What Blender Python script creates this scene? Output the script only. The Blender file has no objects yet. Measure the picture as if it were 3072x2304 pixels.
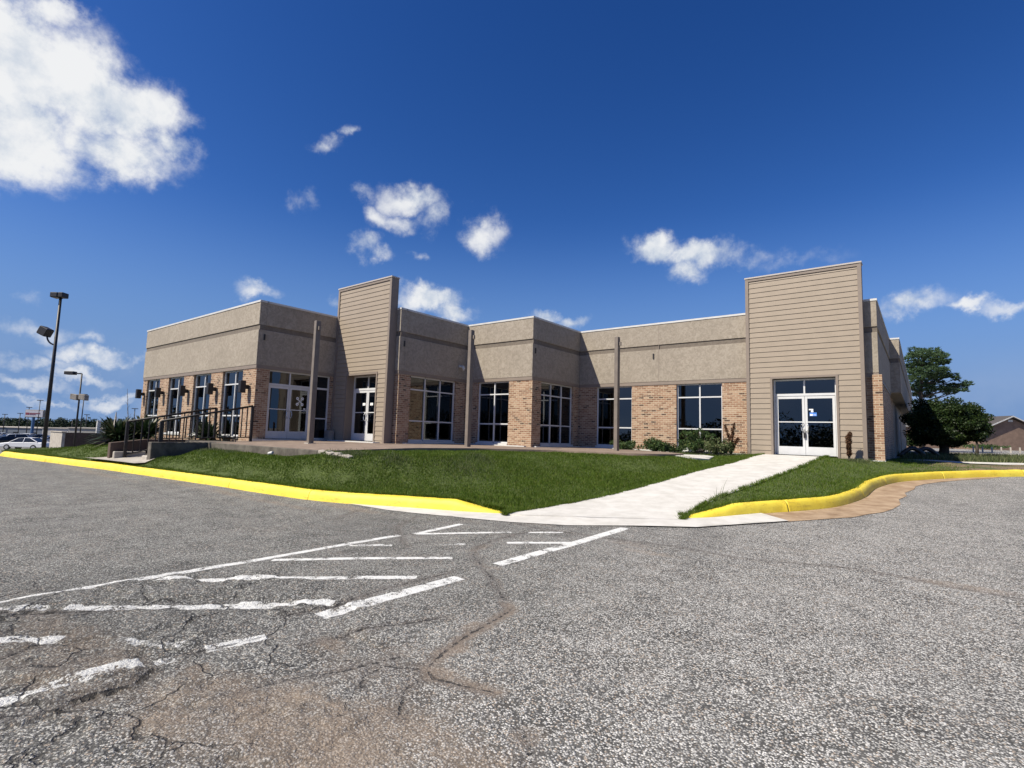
import bpy, bmesh, math, random
import numpy as np
from mathutils import Vector, Matrix
from mathutils.geometry import delaunay_2d_cdt
random.seed(7); rng = np.random.default_rng(7)
R = math.radians
S = bpy.context.scene

# ------------------------------------------------------------------ camera
FPX, PITCH, YAW, ROLL = 1576.25, R(5.5176), R(38.0737), R(1.6563)
CAMZ = 1.5
def cam_axes():
    f = np.array([-math.sin(YAW)*math.cos(PITCH), math.cos(YAW)*math.cos(PITCH), math.sin(PITCH)])
    r = np.array([math.cos(YAW), math.sin(YAW), 0.0]); u = np.cross(r, f)
    c, s = math.cos(ROLL), math.sin(ROLL)
    return c*r + s*u, -s*r + c*u, f
CR_, CU_, CF_ = cam_axes()
cam = bpy.data.cameras.new('camera'); co = bpy.data.objects.new('camera', cam); S.collection.objects.link(co)
cam.sensor_width = 36; cam.lens = 36*FPX/3072; cam.clip_end = 6000; cam.clip_start = .05
m = Matrix.Identity(4)
for i in range(3): m[i][0] = CR_[i]; m[i][1] = CU_[i]; m[i][2] = -CF_[i]
m[2][3] = CAMZ; co.matrix_world = m; S.camera = co
def D(x, y, dep):                      # point seen at photo pixel (x, y) at a given distance in metres
    d = CF_ + CR_*(x-1536)/FPX - CU_*(y-1152)/FPX
    p = d*dep; return np.array([p[0], p[1], p[2]+CAMZ])

# ------------------------------------------------------------------ light
SUN = Vector((-1, -2, 2.45)).normalized()
EL = math.asin(SUN.z); AZ = math.atan2(SUN.x, SUN.y)
S.view_settings.view_transform = 'Standard'; S.view_settings.look = 'None'
S.view_settings.exposure = 0.45; S.view_settings.gamma = 1
sl = bpy.data.lights.new('sun', 'SUN'); sl.energy = 5.0; sl.angle = R(.5); sl.color = (1, .935, .80)
so = bpy.data.objects.new('sun', sl); S.collection.objects.link(so)
so.rotation_euler = (-SUN).to_track_quat('-Z', 'Y').to_euler(); so.location = (0, -20, 30)

# ------------------------------------------------------------------ node helper
class NT:
    def __init__(s, tree): s.t = tree; s.n = tree.nodes; s.l = tree.links; s.n.clear()
    def new(s, typ, **kw):
        n = s.n.new(typ)
        for k, v in kw.items(): setattr(n, k, v)
        return n
    def link(s, a, b): s.l.new(a, b)
    def put(s, sock, v):
        if isinstance(v, bpy.types.NodeSocket): s.l.new(v, sock)
        elif v is not None:
            if hasattr(sock.default_value, '__len__') and not hasattr(v, '__len__'): v = (v,)*len(sock.default_value)
            if hasattr(v, '__len__') and len(sock.default_value) == 4 and len(v) == 3: v = (*v, 1)
            sock.default_value = v
    def m(s, op, a, b=None, c=None, clamp=False):
        n = s.new('ShaderNodeMath', operation=op, use_clamp=clamp)
        for i, v in enumerate((a, b, c)):
            if v is not None: s.put(n.inputs[i], v)
        return n.outputs[0]
    def v(s, op, a, b=None, sc=None):
        n = s.new('ShaderNodeVectorMath', operation=op); s.put(n.inputs[0], a)
        if b is not None: s.put(n.inputs[1], b)
        if sc is not None: s.put(n.inputs['Scale'], sc)
        return n.outputs['Value'] if op in ('DOT_PRODUCT', 'LENGTH') else n.outputs[0]
    def mix(s, f, a, b, mode='MIX'):
        n = s.new('ShaderNodeMix', data_type='RGBA', blend_type=mode)
        s.put(n.inputs[0], f); s.put(n.inputs[6], a); s.put(n.inputs[7], b); return n.outputs[2]
    def noise(s, vec, scale, detail=3, rough=.55, dist=0):
        n = s.new('ShaderNodeTexNoise'); s.put(n.inputs['Vector'], vec)
        n.inputs['Scale'].default_value = scale; n.inputs['Detail'].default_value = detail
        n.inputs['Roughness'].default_value = rough; n.inputs['Distortion'].default_value = dist
        return n.outputs['Fac']
    def ramp(s, f, *st):
        n = s.new('ShaderNodeValToRGB'); e = n.color_ramp.elements
        while len(e) < len(st): e.new(.5)
        for i, (p, c) in enumerate(st):
            e[i].position = p; e[i].color = (*c, 1) if hasattr(c, '__len__') else (c, c, c, 1)
        s.put(n.inputs[0], f); return n.outputs[0]
    def sm(s, x, a, b, lo=0., hi=1.):
        n = s.new('ShaderNodeMapRange', interpolation_type='SMOOTHSTEP'); s.put(n.inputs[0], x)
        s.put(n.inputs[1], a); s.put(n.inputs[2], b); s.put(n.inputs[3], lo); s.put(n.inputs[4], hi); return n.outputs[0]
    def comb(s, x, y, z=0.):
        n = s.new('ShaderNodeCombineXYZ')
        for i, q in enumerate((x, y, z)): s.put(n.inputs[i], q)
        return n.outputs[0]
    def sep(s, v):
        n = s.new('ShaderNodeSeparateXYZ'); s.put(n.inputs[0], v); return n.outputs
    def bump(s, h, strength, dist):
        n = s.new('ShaderNodeBump'); n.inputs['Strength'].default_value = strength; n.inputs['Distance'].default_value = dist
        s.put(n.inputs['Height'], h); return n.outputs[0]
    def attr(s, name):
        return s.new('ShaderNodeAttribute', attribute_name=name).outputs['Fac']

# ------------------------------------------------------------------ world: sky texture and clouds on the dome
w = bpy.data.worlds.new('World'); S.world = w; w.use_nodes = True
t = NT(w.node_tree)
sky = t.new('ShaderNodeTexSky', sky_type='NISHITA'); sky.sun_disc = False
sky.sun_elevation = EL; sky.sun_rotation = AZ; sky.air_density = 1.0; sky.dust_density = .35; sky.ozone_density = 3.0
hs = t.new('ShaderNodeHueSaturation'); hs.inputs['Saturation'].default_value = 1.18; hs.inputs['Value'].default_value = 1.0
t.link(sky.outputs[0], hs.inputs['Color'])
SKS = .085
sc3 = t.sep(t.v('SCALE', hs.outputs[0], sc=SKS))
grade = t.comb(t.m('MULTIPLY', t.m('POWER', sc3[0], 1.68), 3.3/SKS), t.m('MULTIPLY', t.m('POWER', sc3[1], 1.365), 1.6/SKS), t.m('MULTIPLY', t.m('POWER', sc3[2], 1.24), 1.7/SKS))
dirv = t.new('ShaderNodeTexCoord').outputs['Generated']
dz = t.sep(dirv)[2]
wn_ = t.new('ShaderNodeTexNoise'); t.put(wn_.inputs['Vector'], dirv); wn_.inputs['Scale'].default_value = 10; wn_.inputs['Detail'].default_value = 7; wn_.inputs['Roughness'].default_value = .62
wdir = t.v('ADD', dirv, t.v('SCALE', t.v('SUBTRACT', wn_.outputs['Color'], (.5, .5, .5)), sc=.11))
CLOUDS = [  # photo pixel centre, radii, weight
 (20,170,220,220,1.6),(230,260,220,190,1.25),(20,400,240,160,1.35),(380,320,190,130,1.25),(480,350,110,90,1.0),(330,440,240,90,1.0),(130,30,120,60,.9),(500,440,90,60,.8),
 (985,440,50,30,.55),(1045,405,45,28,.62),(920,605,45,35,.42),(1100,570,50,22,.38),
 (1235,590,95,50,.72),(1155,635,65,42,.66),(1290,650,60,60,.62),(1215,660,70,35,.55),
 (1090,725,75,50,.8),(1160,757,60,28,.62),(1250,765,30,18,.42),(1448,705,85,52,.72),
 (1960,745,110,50,1.0),(2090,770,140,60,1.1),(2050,825,90,50,.8),(2230,780,130,30,.38),(2400,790,120,35,.33),
 (1300,900,130,52,1.05),(1370,930,90,40,.9),(1010,905,50,30,.5),(1640,960,70,30,.85),(1720,980,60,30,.75),
 (750,865,90,26,.62),(2730,910,130,50,.78),(2920,908,55,26,.7),(3040,915,70,20,.4),
 (50,900,60,30,.38),(90,985,120,38,.42),(280,1065,130,32,.66),(90,1085,120,26,.46),(240,1008,36,18,.35),(250,1125,110,22,.5),(80,1150,130,22,.4),(390,1075,60,18,.4),
 (330,1188,100,20,.5),(170,1205,50,12,.4),(50,1195,90,16,.4),(400,1180,60,18,.5)]
field = None
for (x, y, rx, ry, wt) in CLOUDS:
    c = Vector(CF_ + CR_*(x-1536)/FPX - CU_*(y-1152)/FPX); dist = c.length; c.normalize()
    a = Vector((0, 0, 1)).cross(c).normalized()*-1; a = c.cross(Vector((0, 0, 1))).normalized(); b = a.cross(c).normalized()
    kx, ky = FPX*dist/rx, FPX*dist/ry
    q = t.comb(t.v('DOT_PRODUCT', wdir, tuple(a*kx)), t.v('DOT_PRODUCT', wdir, tuple(b*ky)), t.m('MULTIPLY', t.m('SUBTRACT', 1, t.v('DOT_PRODUCT', dirv, tuple(c))), 6.))
    f = t.m('MULTIPLY', t.m('SUBTRACT', 1, t.m('POWER', t.v('LENGTH', q), 1.5)), wt)
    field = f if field is None else t.m('MAXIMUM', field, f)
pr = t.v('DIVIDE', dirv, t.comb(t.m('ADD', t.m('ABSOLUTE', dz), .35), t.m('ADD', t.m('ABSOLUTE', dz), .35), t.m('ADD', t.m('ABSOLUTE', dz), .35)))
nz = t.noise(dirv, 13, 10, .62, .1); nz2 = t.noise(dirv, 5, 5, .55, .1)
fld = t.m('ADD', t.m('MAXIMUM', field, -1.2), t.m('MULTIPLY', t.m('SUBTRACT', nz, .5), 2.6))
fld = t.m('ADD', fld, t.m('MULTIPLY', t.m('SUBTRACT', nz2, .5), .8))
alpha = t.m('MULTIPLY', t.sm(fld, -.15, 1.0), t.sm(field, -.45, .85)); alpha = t.m('MULTIPLY', alpha, .98)
# thin veil low over the horizon
hz = t.m('MULTIPLY', t.sm(dz, .16, -.01), t.sm(nz2, .35, .75)); alpha = t.m('MAXIMUM', alpha, t.m('MULTIPLY', hz, .25))
ccol = t.mix(t.sm(t.m('ADD', nz2, t.m('MULTIPLY', t.m('SUBTRACT', nz, .5), 1.1)), .34, .62), (.66, .73, .83), (.97, .98, .99))
skc = t.mix(t.sm(dz, .40, .02), grade, (.155/SKS, .295/SKS, .57/SKS))
bg = t.new('ShaderNodeBackground'); bg.inputs[1].default_value = SKS*.73; t.link(skc, bg.inputs[0])
bc = t.new('ShaderNodeBackground'); t.put(bc.inputs[0], ccol); bc.inputs[1].default_value = .67
ms = t.new('ShaderNodeMixShader'); t.put(ms.inputs[0], alpha); t.link(bg.outputs[0], ms.inputs[1]); t.link(bc.outputs[0], ms.inputs[2])
t.link(ms.outputs[0], t.new('ShaderNodeOutputWorld').inputs[0])

# ------------------------------------------------------------------ materials
def mat(name):
    mt = bpy.data.materials.new(name); mt.use_nodes = True; t = NT(mt.node_tree)
    p = t.new('ShaderNodeBsdfPrincipled'); t.link(p.outputs[0], t.new('ShaderNodeOutputMaterial').inputs[0])
    return mt, t, p
def simple(name, col, rough=.6, metal=0., var=.12, scale=6., bump=0., bscale=80.):
    mt, t, p = mat(name); o = t.new('ShaderNodeTexCoord').outputs['Object']
    n = t.noise(o, scale, 5, .6)
    c = t.mix(t.sm(n, .25, .75), tuple(x*(1-var) for x in col), tuple(min(1, x*(1+var)) for x in col))
    t.put(p.inputs['Base Color'], c); p.inputs['Roughness'].default_value = rough; p.inputs['Metallic'].default_value = metal
    if bump: t.put(p.inputs['Normal'], t.bump(t.noise(o, bscale, 3), bump, .01))
    return mt
def geo(t):
    g = t.new('ShaderNodeNewGeometry'); return g.outputs['Position'], g.outputs['Normal']
def wall_uv(t):                       # u runs along the wall, v is height
    P, Nn = geo(t); ps = t.sep(P); nn = t.sep(Nn)
    isx = t.m('GREATER_THAN', t.m('ABSOLUTE', nn[0]), .6)
    u = t.m('ADD', t.m('MULTIPLY', ps[1], isx), t.m('MULTIPLY', ps[0], t.m('SUBTRACT', 1, isx)))
    return P, u, ps[2]
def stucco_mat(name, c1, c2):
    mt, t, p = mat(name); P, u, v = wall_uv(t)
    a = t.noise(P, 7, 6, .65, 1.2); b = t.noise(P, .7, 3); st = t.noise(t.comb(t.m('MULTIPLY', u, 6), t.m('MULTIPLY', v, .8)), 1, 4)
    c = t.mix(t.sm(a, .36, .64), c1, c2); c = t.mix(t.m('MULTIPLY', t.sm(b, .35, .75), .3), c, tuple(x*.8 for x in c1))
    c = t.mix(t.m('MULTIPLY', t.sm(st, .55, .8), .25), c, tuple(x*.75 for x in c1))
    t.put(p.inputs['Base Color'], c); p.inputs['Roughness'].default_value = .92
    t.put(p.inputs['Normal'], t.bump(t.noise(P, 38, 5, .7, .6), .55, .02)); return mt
M = {}
M['stucco'] = stucco_mat('stucco', (0.265, 0.226, 0.177), (0.361, 0.313, 0.252))
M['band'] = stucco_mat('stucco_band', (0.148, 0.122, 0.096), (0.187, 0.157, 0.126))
M['siding'] = simple('siding_board', (0.286, 0.231, 0.172), .62, 0, .05, 2.5, .25, 60)
M['trim'] = simple('painted_trim', (0.217, 0.174, 0.140), .6, 0, .06, 3)
M['post'] = simple('post_paint', (0.170, 0.140, 0.115), .6, 0, .15, 4)
M['cap'] = simple('cap_metal', (0.552, 0.543, 0.515), .45, 0, .08, 3)
M['frame'] = simple('aluminium_frame', (0.570, 0.570, 0.565), .5, .0, .05, 4)
M['black'] = simple('black_metal', (.016, .014, .014), .5, 0, .3, 8)
M['rail'] = simple('rail_metal', (.012, .009, .008), .55, 0, .4, 10)
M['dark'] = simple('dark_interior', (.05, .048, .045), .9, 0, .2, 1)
M['chrome'] = simple('handle_metal', (.8, .8, .8), .25, .8, .05)
M['decal'] = simple('decal_white', (.8, .8, .78), .6)
M['blue'] = simple('decal_blue', (.06, .2, .6), .5)
M['skin_conc'] = simple('old_concrete', (0.264, 0.238, 0.207), .9, 0, .3, 3, .5, 40)
def brick_mat():
    mt, t, p = mat('brick'); P, u, v = wall_uv(t)
    wob = t.noise(P, 9, 3); u = t.m('ADD', u, t.m('MULTIPLY', t.m('SUBTRACT', wob, .5), .02)); v2 = t.m('ADD', v, t.m('MULTIPLY', t.m('SUBTRACT', t.noise(P, 14, 2), .5), .012))
    row = t.m('DIVIDE', v2, .0765); ri = t.m('FLOOR', row); rf = t.m('FRACT', row)
    uu = t.m('ADD', t.m('DIVIDE', u, .213), t.m('MULTIPLY', t.m('MODULO', ri, 2), .5)); ui = t.m('FLOOR', uu); uf = t.m('FRACT', uu)
    wn = t.new('ShaderNodeTexWhiteNoise', noise_dimensions='2D'); t.put(wn.inputs['Vector'], t.comb(ui, ri)); r = wn.outputs['Value']
    wn2 = t.new('ShaderNodeTexWhiteNoise', noise_dimensions='2D'); t.put(wn2.inputs['Vector'], t.comb(t.m('ADD', ui, 37.), ri)); r2 = wn2.outputs['Value']
    bc = t.ramp(r, (0, (0.041, 0.023, 0.015)), (.05, (0.063, 0.032, 0.021)), (.08, (0.180, 0.095, 0.056)), (.40, (0.257, 0.140, 0.081)), (.70, (0.324, 0.194, 0.122)), (1, (0.387, 0.270, 0.180)))
    bc = t.mix(t.m('MULTIPLY', t.sm(t.noise(P, 22, 4, .7), .45, .72), .5), bc, (.43, .30, .20))
    ed = t.m('MINIMUM', t.m('MULTIPLY', t.m('MINIMUM', uf, t.m('SUBTRACT', 1, uf)), .213), t.m('MULTIPLY', t.m('MINIMUM', rf, t.m('SUBTRACT', 1, rf)), .0765))
    ed = t.m('ADD', ed, t.m('MULTIPLY', t.m('SUBTRACT', t.noise(P, 45, 3), .5), .012))
    ed = t.m('ADD', ed, t.m('MULTIPLY', t.m('SUBTRACT', r2, .5), .004))
    mk = t.sm(ed, .0060, .0105)
    c = t.mix(mk, (0.484, 0.396, 0.286), bc); t.put(p.inputs['Base Color'], c); p.inputs['Roughness'].default_value = .9
    t.put(p.inputs['Normal'], t.bump(t.m('ADD', mk, t.m('MULTIPLY', t.noise(P, 70, 3), .35)), .6, .008)); return mt
M['brick'] = brick_mat()
def glass_mat(name, tint, rough=.0, ior=1.65):
    mt = bpy.data.materials.new(name); mt.use_nodes = True; t = NT(mt.node_tree)
    tr = t.new('ShaderNodeBsdfTransparent'); tr.inputs[0].default_value = (*tint, 1)
    gl = t.new('ShaderNodeBsdfGlossy'); gl.inputs['Roughness'].default_value = rough; gl.inputs[0].default_value = (.85, .9, .95, 1)
    P, _ = geo(t); t.put(gl.inputs['Normal'], t.bump(t.noise(P, 1.3, 2), .06, .02))
    fr = t.new('ShaderNodeFresnel'); fr.inputs[0].default_value = ior
    mx = t.new('ShaderNodeMixShader'); t.link(fr.outputs[0], mx.inputs[0]); t.link(tr.outputs[0], mx.inputs[1]); t.link(gl.outputs[0], mx.inputs[2])
    t.link(mx.outputs[0], t.new('ShaderNodeOutputMaterial').inputs[0]); return mt
M['glass'] = glass_mat('window_glass', (.13, .145, .15), 0., 1.9)

def asphalt_mat():
    mt, t, p = mat('asphalt'); P, _ = geo(t)
    vo = t.new('ShaderNodeTexVoronoi', feature='F1'); t.put(vo.inputs['Vector'], P); vo.inputs['Scale'].default_value = 80
    vc = t.sep(vo.outputs['Color']); dist = vo.outputs['Distance']
    big = t.noise(P, .35, 5, .6); mid = t.noise(P, 2.3, 4, .65); fine = t.noise(P, 14, 4)
    sx = t.sep(P)
    right = t.sm(t.m('ADD', sx[0], t.m('MULTIPLY', t.m('SUBTRACT', big, .5), 5)), -5.5, -1.0)
    expo = t.m('ADD', t.m('MULTIPLY', right, .22), t.m('ADD', t.m('MULTIPLY', t.m('SUBTRACT', mid, .5), .5), t.m('MULTIPLY', t.m('SUBTRACT', fine, .5), .35)))
    thr = t.m('SUBTRACT', .40, expo)
    isst = t.sm(vc[0], t.m('SUBTRACT', thr, .06), t.m('ADD', thr, .06))
    stone = t.mix(vc[1], t.mix(right, (.155, .155, .140), (.24, .233, .215)), t.mix(right, (.56, .555, .51), (.78, .755, .70))); stone = t.mix(t.m('GREATER_THAN', vc[2], .85), stone, (.42, .35, .28))
    binder = t.mix(t.sm(mid, .3, .7), (.060, .058, .053), (.13, .125, .114))
    dk = t.m('MULTIPLY', isst, t.sm(dist, .70, .40))
    c = t.mix(dk, binder, stone)
    c = t.mix(t.m('MULTIPLY', t.sm(big, .50, .72), .35), c, (.085, .083, .078)); c = t.mix(t.m('MULTIPLY', t.sm(t.noise(P, 24, 5, .75), .50, .66), .6), c, (.045, .044, .041)); c = t.mix(t.m('MULTIPLY', t.sm(t.noise(P, 1.1, 6, .7), .55, .75), .25), c, (.26, .22, .18))
    lane = t.noise(t.v('MULTIPLY', P, (.9, .22, 1)), 1.1, 4, .6)
    c = t.mix(t.m('MULTIPLY', t.sm(lane, .56, .70), .22), c, (.055, .054, .052)); c = t.mix(t.m('MULTIPLY', t.sm(lane, .44, .30), .16), c, (.42, .40, .36))
    # dirt
    dn = t.m('ADD', t.attr('dirt'), t.m('MULTIPLY', t.m('SUBTRACT', t.noise(P, 4, 8, .78), .5), 2.0))
    dm = t.m('MULTIPLY', t.m('MULTIPLY', t.sm(dn, .25, 1.45), .74), t.sm(t.m('ADD', t.noise(P, 60, 4, .7), t.m('MULTIPLY', dn, .10)), .38, .56)); grain = t.noise(P, 220, 2)
    dcol = t.mix(t.sm(grain, .3, .7), (.17, .125, .088), (.31, .24, .175))
    c = t.mix(t.m('MULTIPLY', dm, t.m('SUBTRACT', 1, t.m('MULTIPLY', t.m('MULTIPLY', dk, .55), t.sm(dn, 1.3, .5)))), c, dcol)
    # cracks
    wv = t.v('ADD', P, t.v('SCALE', t.new('ShaderNodeTexNoise').outputs['Color'], sc=0.0))
    nn = t.new('ShaderNodeTexNoise'); t.put(nn.inputs['Vector'], P); nn.inputs['Scale'].default_value = 2.6; nn.inputs['Detail'].default_value = 5
    wv = t.v('ADD', P, t.v('SCALE', nn.outputs['Color'], sc=.55))
    ve = t.new('ShaderNodeTexVoronoi', feature='DISTANCE_TO_EDGE'); t.put(ve.inputs['Vector'], wv); ve.inputs['Scale'].default_value = 1.25
    wid = t.m('MULTIPLY', t.sm(t.m('ADD', t.attr('broken'), t.m('MULTIPLY', t.m('SUBTRACT', mid, .5), .9)), .35, .9), .016)
    cr2 = t.m('MULTIPLY', t.sm(ve.outputs['Distance'], wid, t.m('MULTIPLY', wid, .3)), t.m('GREATER_THAN', wid, .001))
    cd = t.m('ADD', t.attr('crack'), t.m('MULTIPLY', t.m('SUBTRACT', t.noise(P, 16, 4, .7), .5), .075))
    cd = t.m('ABSOLUTE', cd)
    cr1 = t.m('MULTIPLY', t.sm(cd, .011, .003), t.sm(t.noise(P, 3, 3), .30, .50)); crk = t.m('MAXIMUM', cr1, t.m('MULTIPLY', cr2, .9))
    halo = t.m('MULTIPLY', t.sm(cd, .10, .02), .35)
    c = t.mix(halo, c, (.12, .10, .085))
    # paint
    pa = t.m('ADD', t.attr('paint'), t.m('ADD', t.m('MULTIPLY', t.m('SUBTRACT', t.noise(P, 30, 4, .7), .5), .030), t.m('MULTIPLY', t.m('SUBTRACT', t.noise(P, 4, 3), .5), .02)))
    pm = t.sm(pa, .004, -.002)
    wear = t.sm(t.m('ADD', t.m('ADD', t.noise(P, 5.5, 5, .75), t.m('MULTIPLY', dist, -.22)), t.m('MULTIPLY', t.attr('worn'), -.30)), .26, .36)
    pm = t.m('MULTIPLY', pm, wear)
    c = t.mix(pm, c, t.mix(t.sm(fine, .3, .7), (0.670, 0.665, 0.632), (0.781, 0.777, 0.744)))
    c = t.mix(t.m('MULTIPLY', crk, .85), c, (.022, .02, .018))
    t.put(p.inputs['Base Color'], c); p.inputs['Roughness'].default_value = .93
    h = t.m('ADD', t.m('MULTIPLY', t.m('SUBTRACT', .6, dist), t.m('ADD', .35, isst)), t.m('MULTIPLY', crk, -3.2))
    h = t.m('ADD', h, t.m('MULTIPLY', mid, 1.2)); h = t.m('ADD', h, t.m('MULTIPLY', t.noise(P, 22, 5, .75), t.m('ADD', 1.5, t.m('MULTIPLY', t.attr('broken'), 4.5))))
    h = t.m('MULTIPLY', h, t.m('SUBTRACT', 1, t.m('MULTIPLY', dm, .55)))
    t.put(p.inputs['Normal'], t.bump(h, .9, .008)); return mt
M['asphalt'] = asphalt_mat()
def conc_mat(name, c1, c2, joint=0., stain=.3):
    mt, t, p = mat(name); P, _ = geo(t)
    a = t.noise(P, 3, 6, .65); b = t.noise(P, 90, 3); s = t.noise(P, 1.7, 7, .7)
    c = t.mix(t.sm(a, .3, .7), c1, c2); c = t.mix(t.m('MULTIPLY', t.sm(s, .5, .8), stain), c, tuple(x*.7 for x in c1))
    c = t.mix(t.m('MULTIPLY', t.sm(b, .6, .75), .12), c, tuple(x*.5 for x in c1))
    t.put(p.inputs['Base Color'], c); p.inputs['Roughness'].default_value = .88
    t.put(p.inputs['Normal'], t.bump(t.m('ADD', b, t.m('MULTIPLY', a, 2)), .3, .004)); return mt
M['walk'] = conc_mat('new_concrete', (0.495, 0.473, 0.427), (0.612, 0.590, 0.544), 0, .25)
M['oldwalk'] = conc_mat('weathered_concrete', (0.326, 0.290, 0.246), (0.440, 0.405, 0.352), 0, .5)
M['wetgutter'] = conc_mat('dirty_gutter', (0.255, 0.166, 0.093), (0.425, 0.310, 0.200), 0, .8)
M['patio'] = conc_mat('patio_brown', (0.176, 0.128, 0.097), (0.273, 0.207, 0.158), 0, .5)
M['retain'] = conc_mat('stained_shaded_concrete', (0.060, 0.051, 0.041), (0.145, 0.128, 0.102), 0, .7)  # stains, plus the cheek wall's shaded side put into the base colour
M['brownwall'] = conc_mat('brown_wall', (0.072, 0.047, 0.034), (0.102, 0.068, 0.051), 0, .3)
def yellow_mat():
    mt, t, p = mat('yellow_paint'); P, _ = geo(t)
    a = t.noise(P, 2.2, 5, .6); b = t.noise(P, 26, 5, .7); s = t.noise(t.v('MULTIPLY', P, (1, 1, 5)), 3.0, 5, .7)
    c = t.mix(t.sm(a, .3, .7), (0.725, 0.535, 0.037), (0.818, 0.651, 0.065))
    c = t.mix(t.m('MULTIPLY', t.sm(t.m('ADD', t.m('MULTIPLY', s, .6), t.m('MULTIPLY', b, .4)), .51, .64), .6), c, (.42, .27, .04))
    c = t.mix(t.m('MULTIPLY', t.sm(b, .66, .74), .6), c, (.35, .30, .2))
    t.put(p.inputs['Base Color'], c); p.inputs['Roughness'].default_value = .6
    t.put(p.inputs['Normal'], t.bump(t.m('ADD', b, t.m('MULTIPLY', a, 3)), .5, .01)); return mt
M['yellow'] = yellow_mat()
def soil_mat():
    mt, t, p = mat('lawn_soil'); P, _ = geo(t); s = t.sep(P)
    a = t.noise(P, 9, 6, .7); b = t.noise(P, 1.1, 4)
    c = t.mix(t.sm(a, .3, .7), (.04, .058, .010), (.08, .11, .020))
    dry = t.m('MULTIPLY', t.sm(t.m('ADD', s[0], t.m('MULTIPLY', t.m('SUBTRACT', b, .5), 3)), -.9, .6), t.sm(s[1], 15.5, 18.))
    d2 = t.mix(t.sm(a, .35, .65), (.13, .085, .055), (.26, .19, .115)); d2 = t.mix(t.sm(b, .45, .6), d2, (.09, .10, .035))
    c = t.mix(dry, c, d2)
    t.put(p.inputs['Base Color'], c); p.inputs['Roughness'].default_value = .95
    t.put(p.inputs['Normal'], t.bump(a, .8, .03)); return mt
M['soil'] = soil_mat()
def leaf_mat(name, c1, c2, c3=None, rough=.55, trans=.25):
    mt, t, p = mat(name)
    g = t.new('ShaderNodeNewGeometry'); r = g.outputs['Random Per Island']
    P = g.outputs['Position']; n = t.noise(P, 1.2, 3)
    c = t.ramp(r, (0, c1), (.75, c2), (1, c3 or c2)); c = t.mix(t.m('MULTIPLY', t.sm(n, .3, .7), .4), c, tuple(x*.72 for x in c1))
    t.put(p.inputs['Base Color'], c); p.inputs['Roughness'].default_value = rough; p.inputs['Specular IOR Level'].default_value = .3
    tl = t.new('ShaderNodeBsdfTranslucent'); t.put(tl.inputs[0], c)
    mx = t.new('ShaderNodeMixShader'); mx.inputs[0].default_value = trans
    t.link(p.outputs[0], mx.inputs[1]); t.link(tl.outputs[0], mx.inputs[2])
    t.link(mx.outputs[0], [n for n in t.n if n.type == 'OUTPUT_MATERIAL'][0].inputs[0]); return mt
M['grass'] = leaf_mat('grass_blade', (.058, .105, .007), (.108, .178, .013), (.21, .22, .05), .6, .35)
M['yucca'] = leaf_mat('yucca_leaf', (.012, .028, .012), (.03, .055, .02), (.16, .15, .08), .5, .1)
M['pine'] = leaf_mat('pine_needles', (.04, .08, .035), (.075, .125, .05), (.10, .15, .06), .6, .2)
M['round'] = leaf_mat('dark_leaf', (0.011, 0.025, 0.006), (0.029, 0.054, 0.011), (0.059, 0.086, 0.018), .5, .2)
M['shrub'] = leaf_mat('shrub_leaf', (.03, .065, .018), (.07, .12, .035), (.15, .17, .05), .55, .25)
M['weed'] = leaf_mat('weed_leaf', (.06, .085, .03), (.12, .15, .06), (.25, .23, .12), .7, .25)
M['dead'] = leaf_mat('dead_leaf', (.075, .035, .018), (.14, .07, .035), (.2, .12, .07), .8, .1)
M['far'] = leaf_mat('far_tree', (0.011, 0.023, 0.011), (0.023, 0.041, 0.018), (0.032, 0.050, 0.023), .7, .1)
M['bark'] = simple('bark', (.07, .055, .042), .9, 0, .3, 8, .8, 25)
M['twig'] = simple('twig', (.16, .13, .10), .9, 0, .2, 8)

# ------------------------------------------------------------------ mesh helpers
class MB:
    def __init__(s): s.v = []; s.f = []
    def add(s, vs, fs):
        k = len(s.v); s.v += [tuple(map(float, q)) for q in vs]; s.f += [tuple(i+k for i in f) for f in fs]; return s
    def box(s, x0, x1, y0, y1, z0, z1):
        if x1 < x0: x0, x1 = x1, x0
        if y1 < y0: y0, y1 = y1, y0
        return s.add([(x0,y0,z0),(x1,y0,z0),(x1,y1,z0),(x0,y1,z0),(x0,y0,z1),(x1,y0,z1),(x1,y1,z1),(x0,y1,z1)],
                     [(3,2,1,0),(4,5,6,7),(0,1,5,4),(1,2,6,5),(2,3,7,6),(3,0,4,7)])
    def tube(s, pts, rad, n=8, cap=True):
        pts = [Vector(p) for p in pts]; rad = rad if hasattr(rad, '__len__') else [rad]*len(pts); vs = []; fs = []
        for i, p in enumerate(pts):
            d = (pts[min(i+1, len(pts)-1)]-pts[max(i-1, 0)]).normalized()
            a = d.cross(Vector((0, 0, 1))) if abs(d.z) < .95 else d.cross(Vector((1, 0, 0))); a.normalize(); b = d.cross(a)
            for k in range(n):
                an = 2*math.pi*k/n + .3; vs.append(p + (a*math.cos(an) + b*math.sin(an))*rad[i])
        for i in range(len(pts)-1):
            for k in range(n): fs.append((i*n+k, i*n+(k+1) % n, (i+1)*n+(k+1) % n, (i+1)*n+k))
        if cap: fs += [tuple(range(n))[::-1], tuple((len(pts)-1)*n+k for k in range(n))]
        return s.add(vs, fs)
    def obox(s, c, ax, ay, az):           # oriented box: centre and three half-axis vectors
        c, ax, ay, az = map(Vector, (c, ax, ay, az)); vs = [c+ax*i+ay*j+az*k for k in (-1, 1) for i, j in ((-1,-1),(1,-1),(1,1),(-1,1))]
        return s.add(vs, [(3,2,1,0),(4,5,6,7),(0,1,5,4),(1,2,6,5),(2,3,7,6),(3,0,4,7)])
def link(o, parent=None):
    S.collection.objects.link(o)
    if parent: o.parent = parent
    return o
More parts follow.
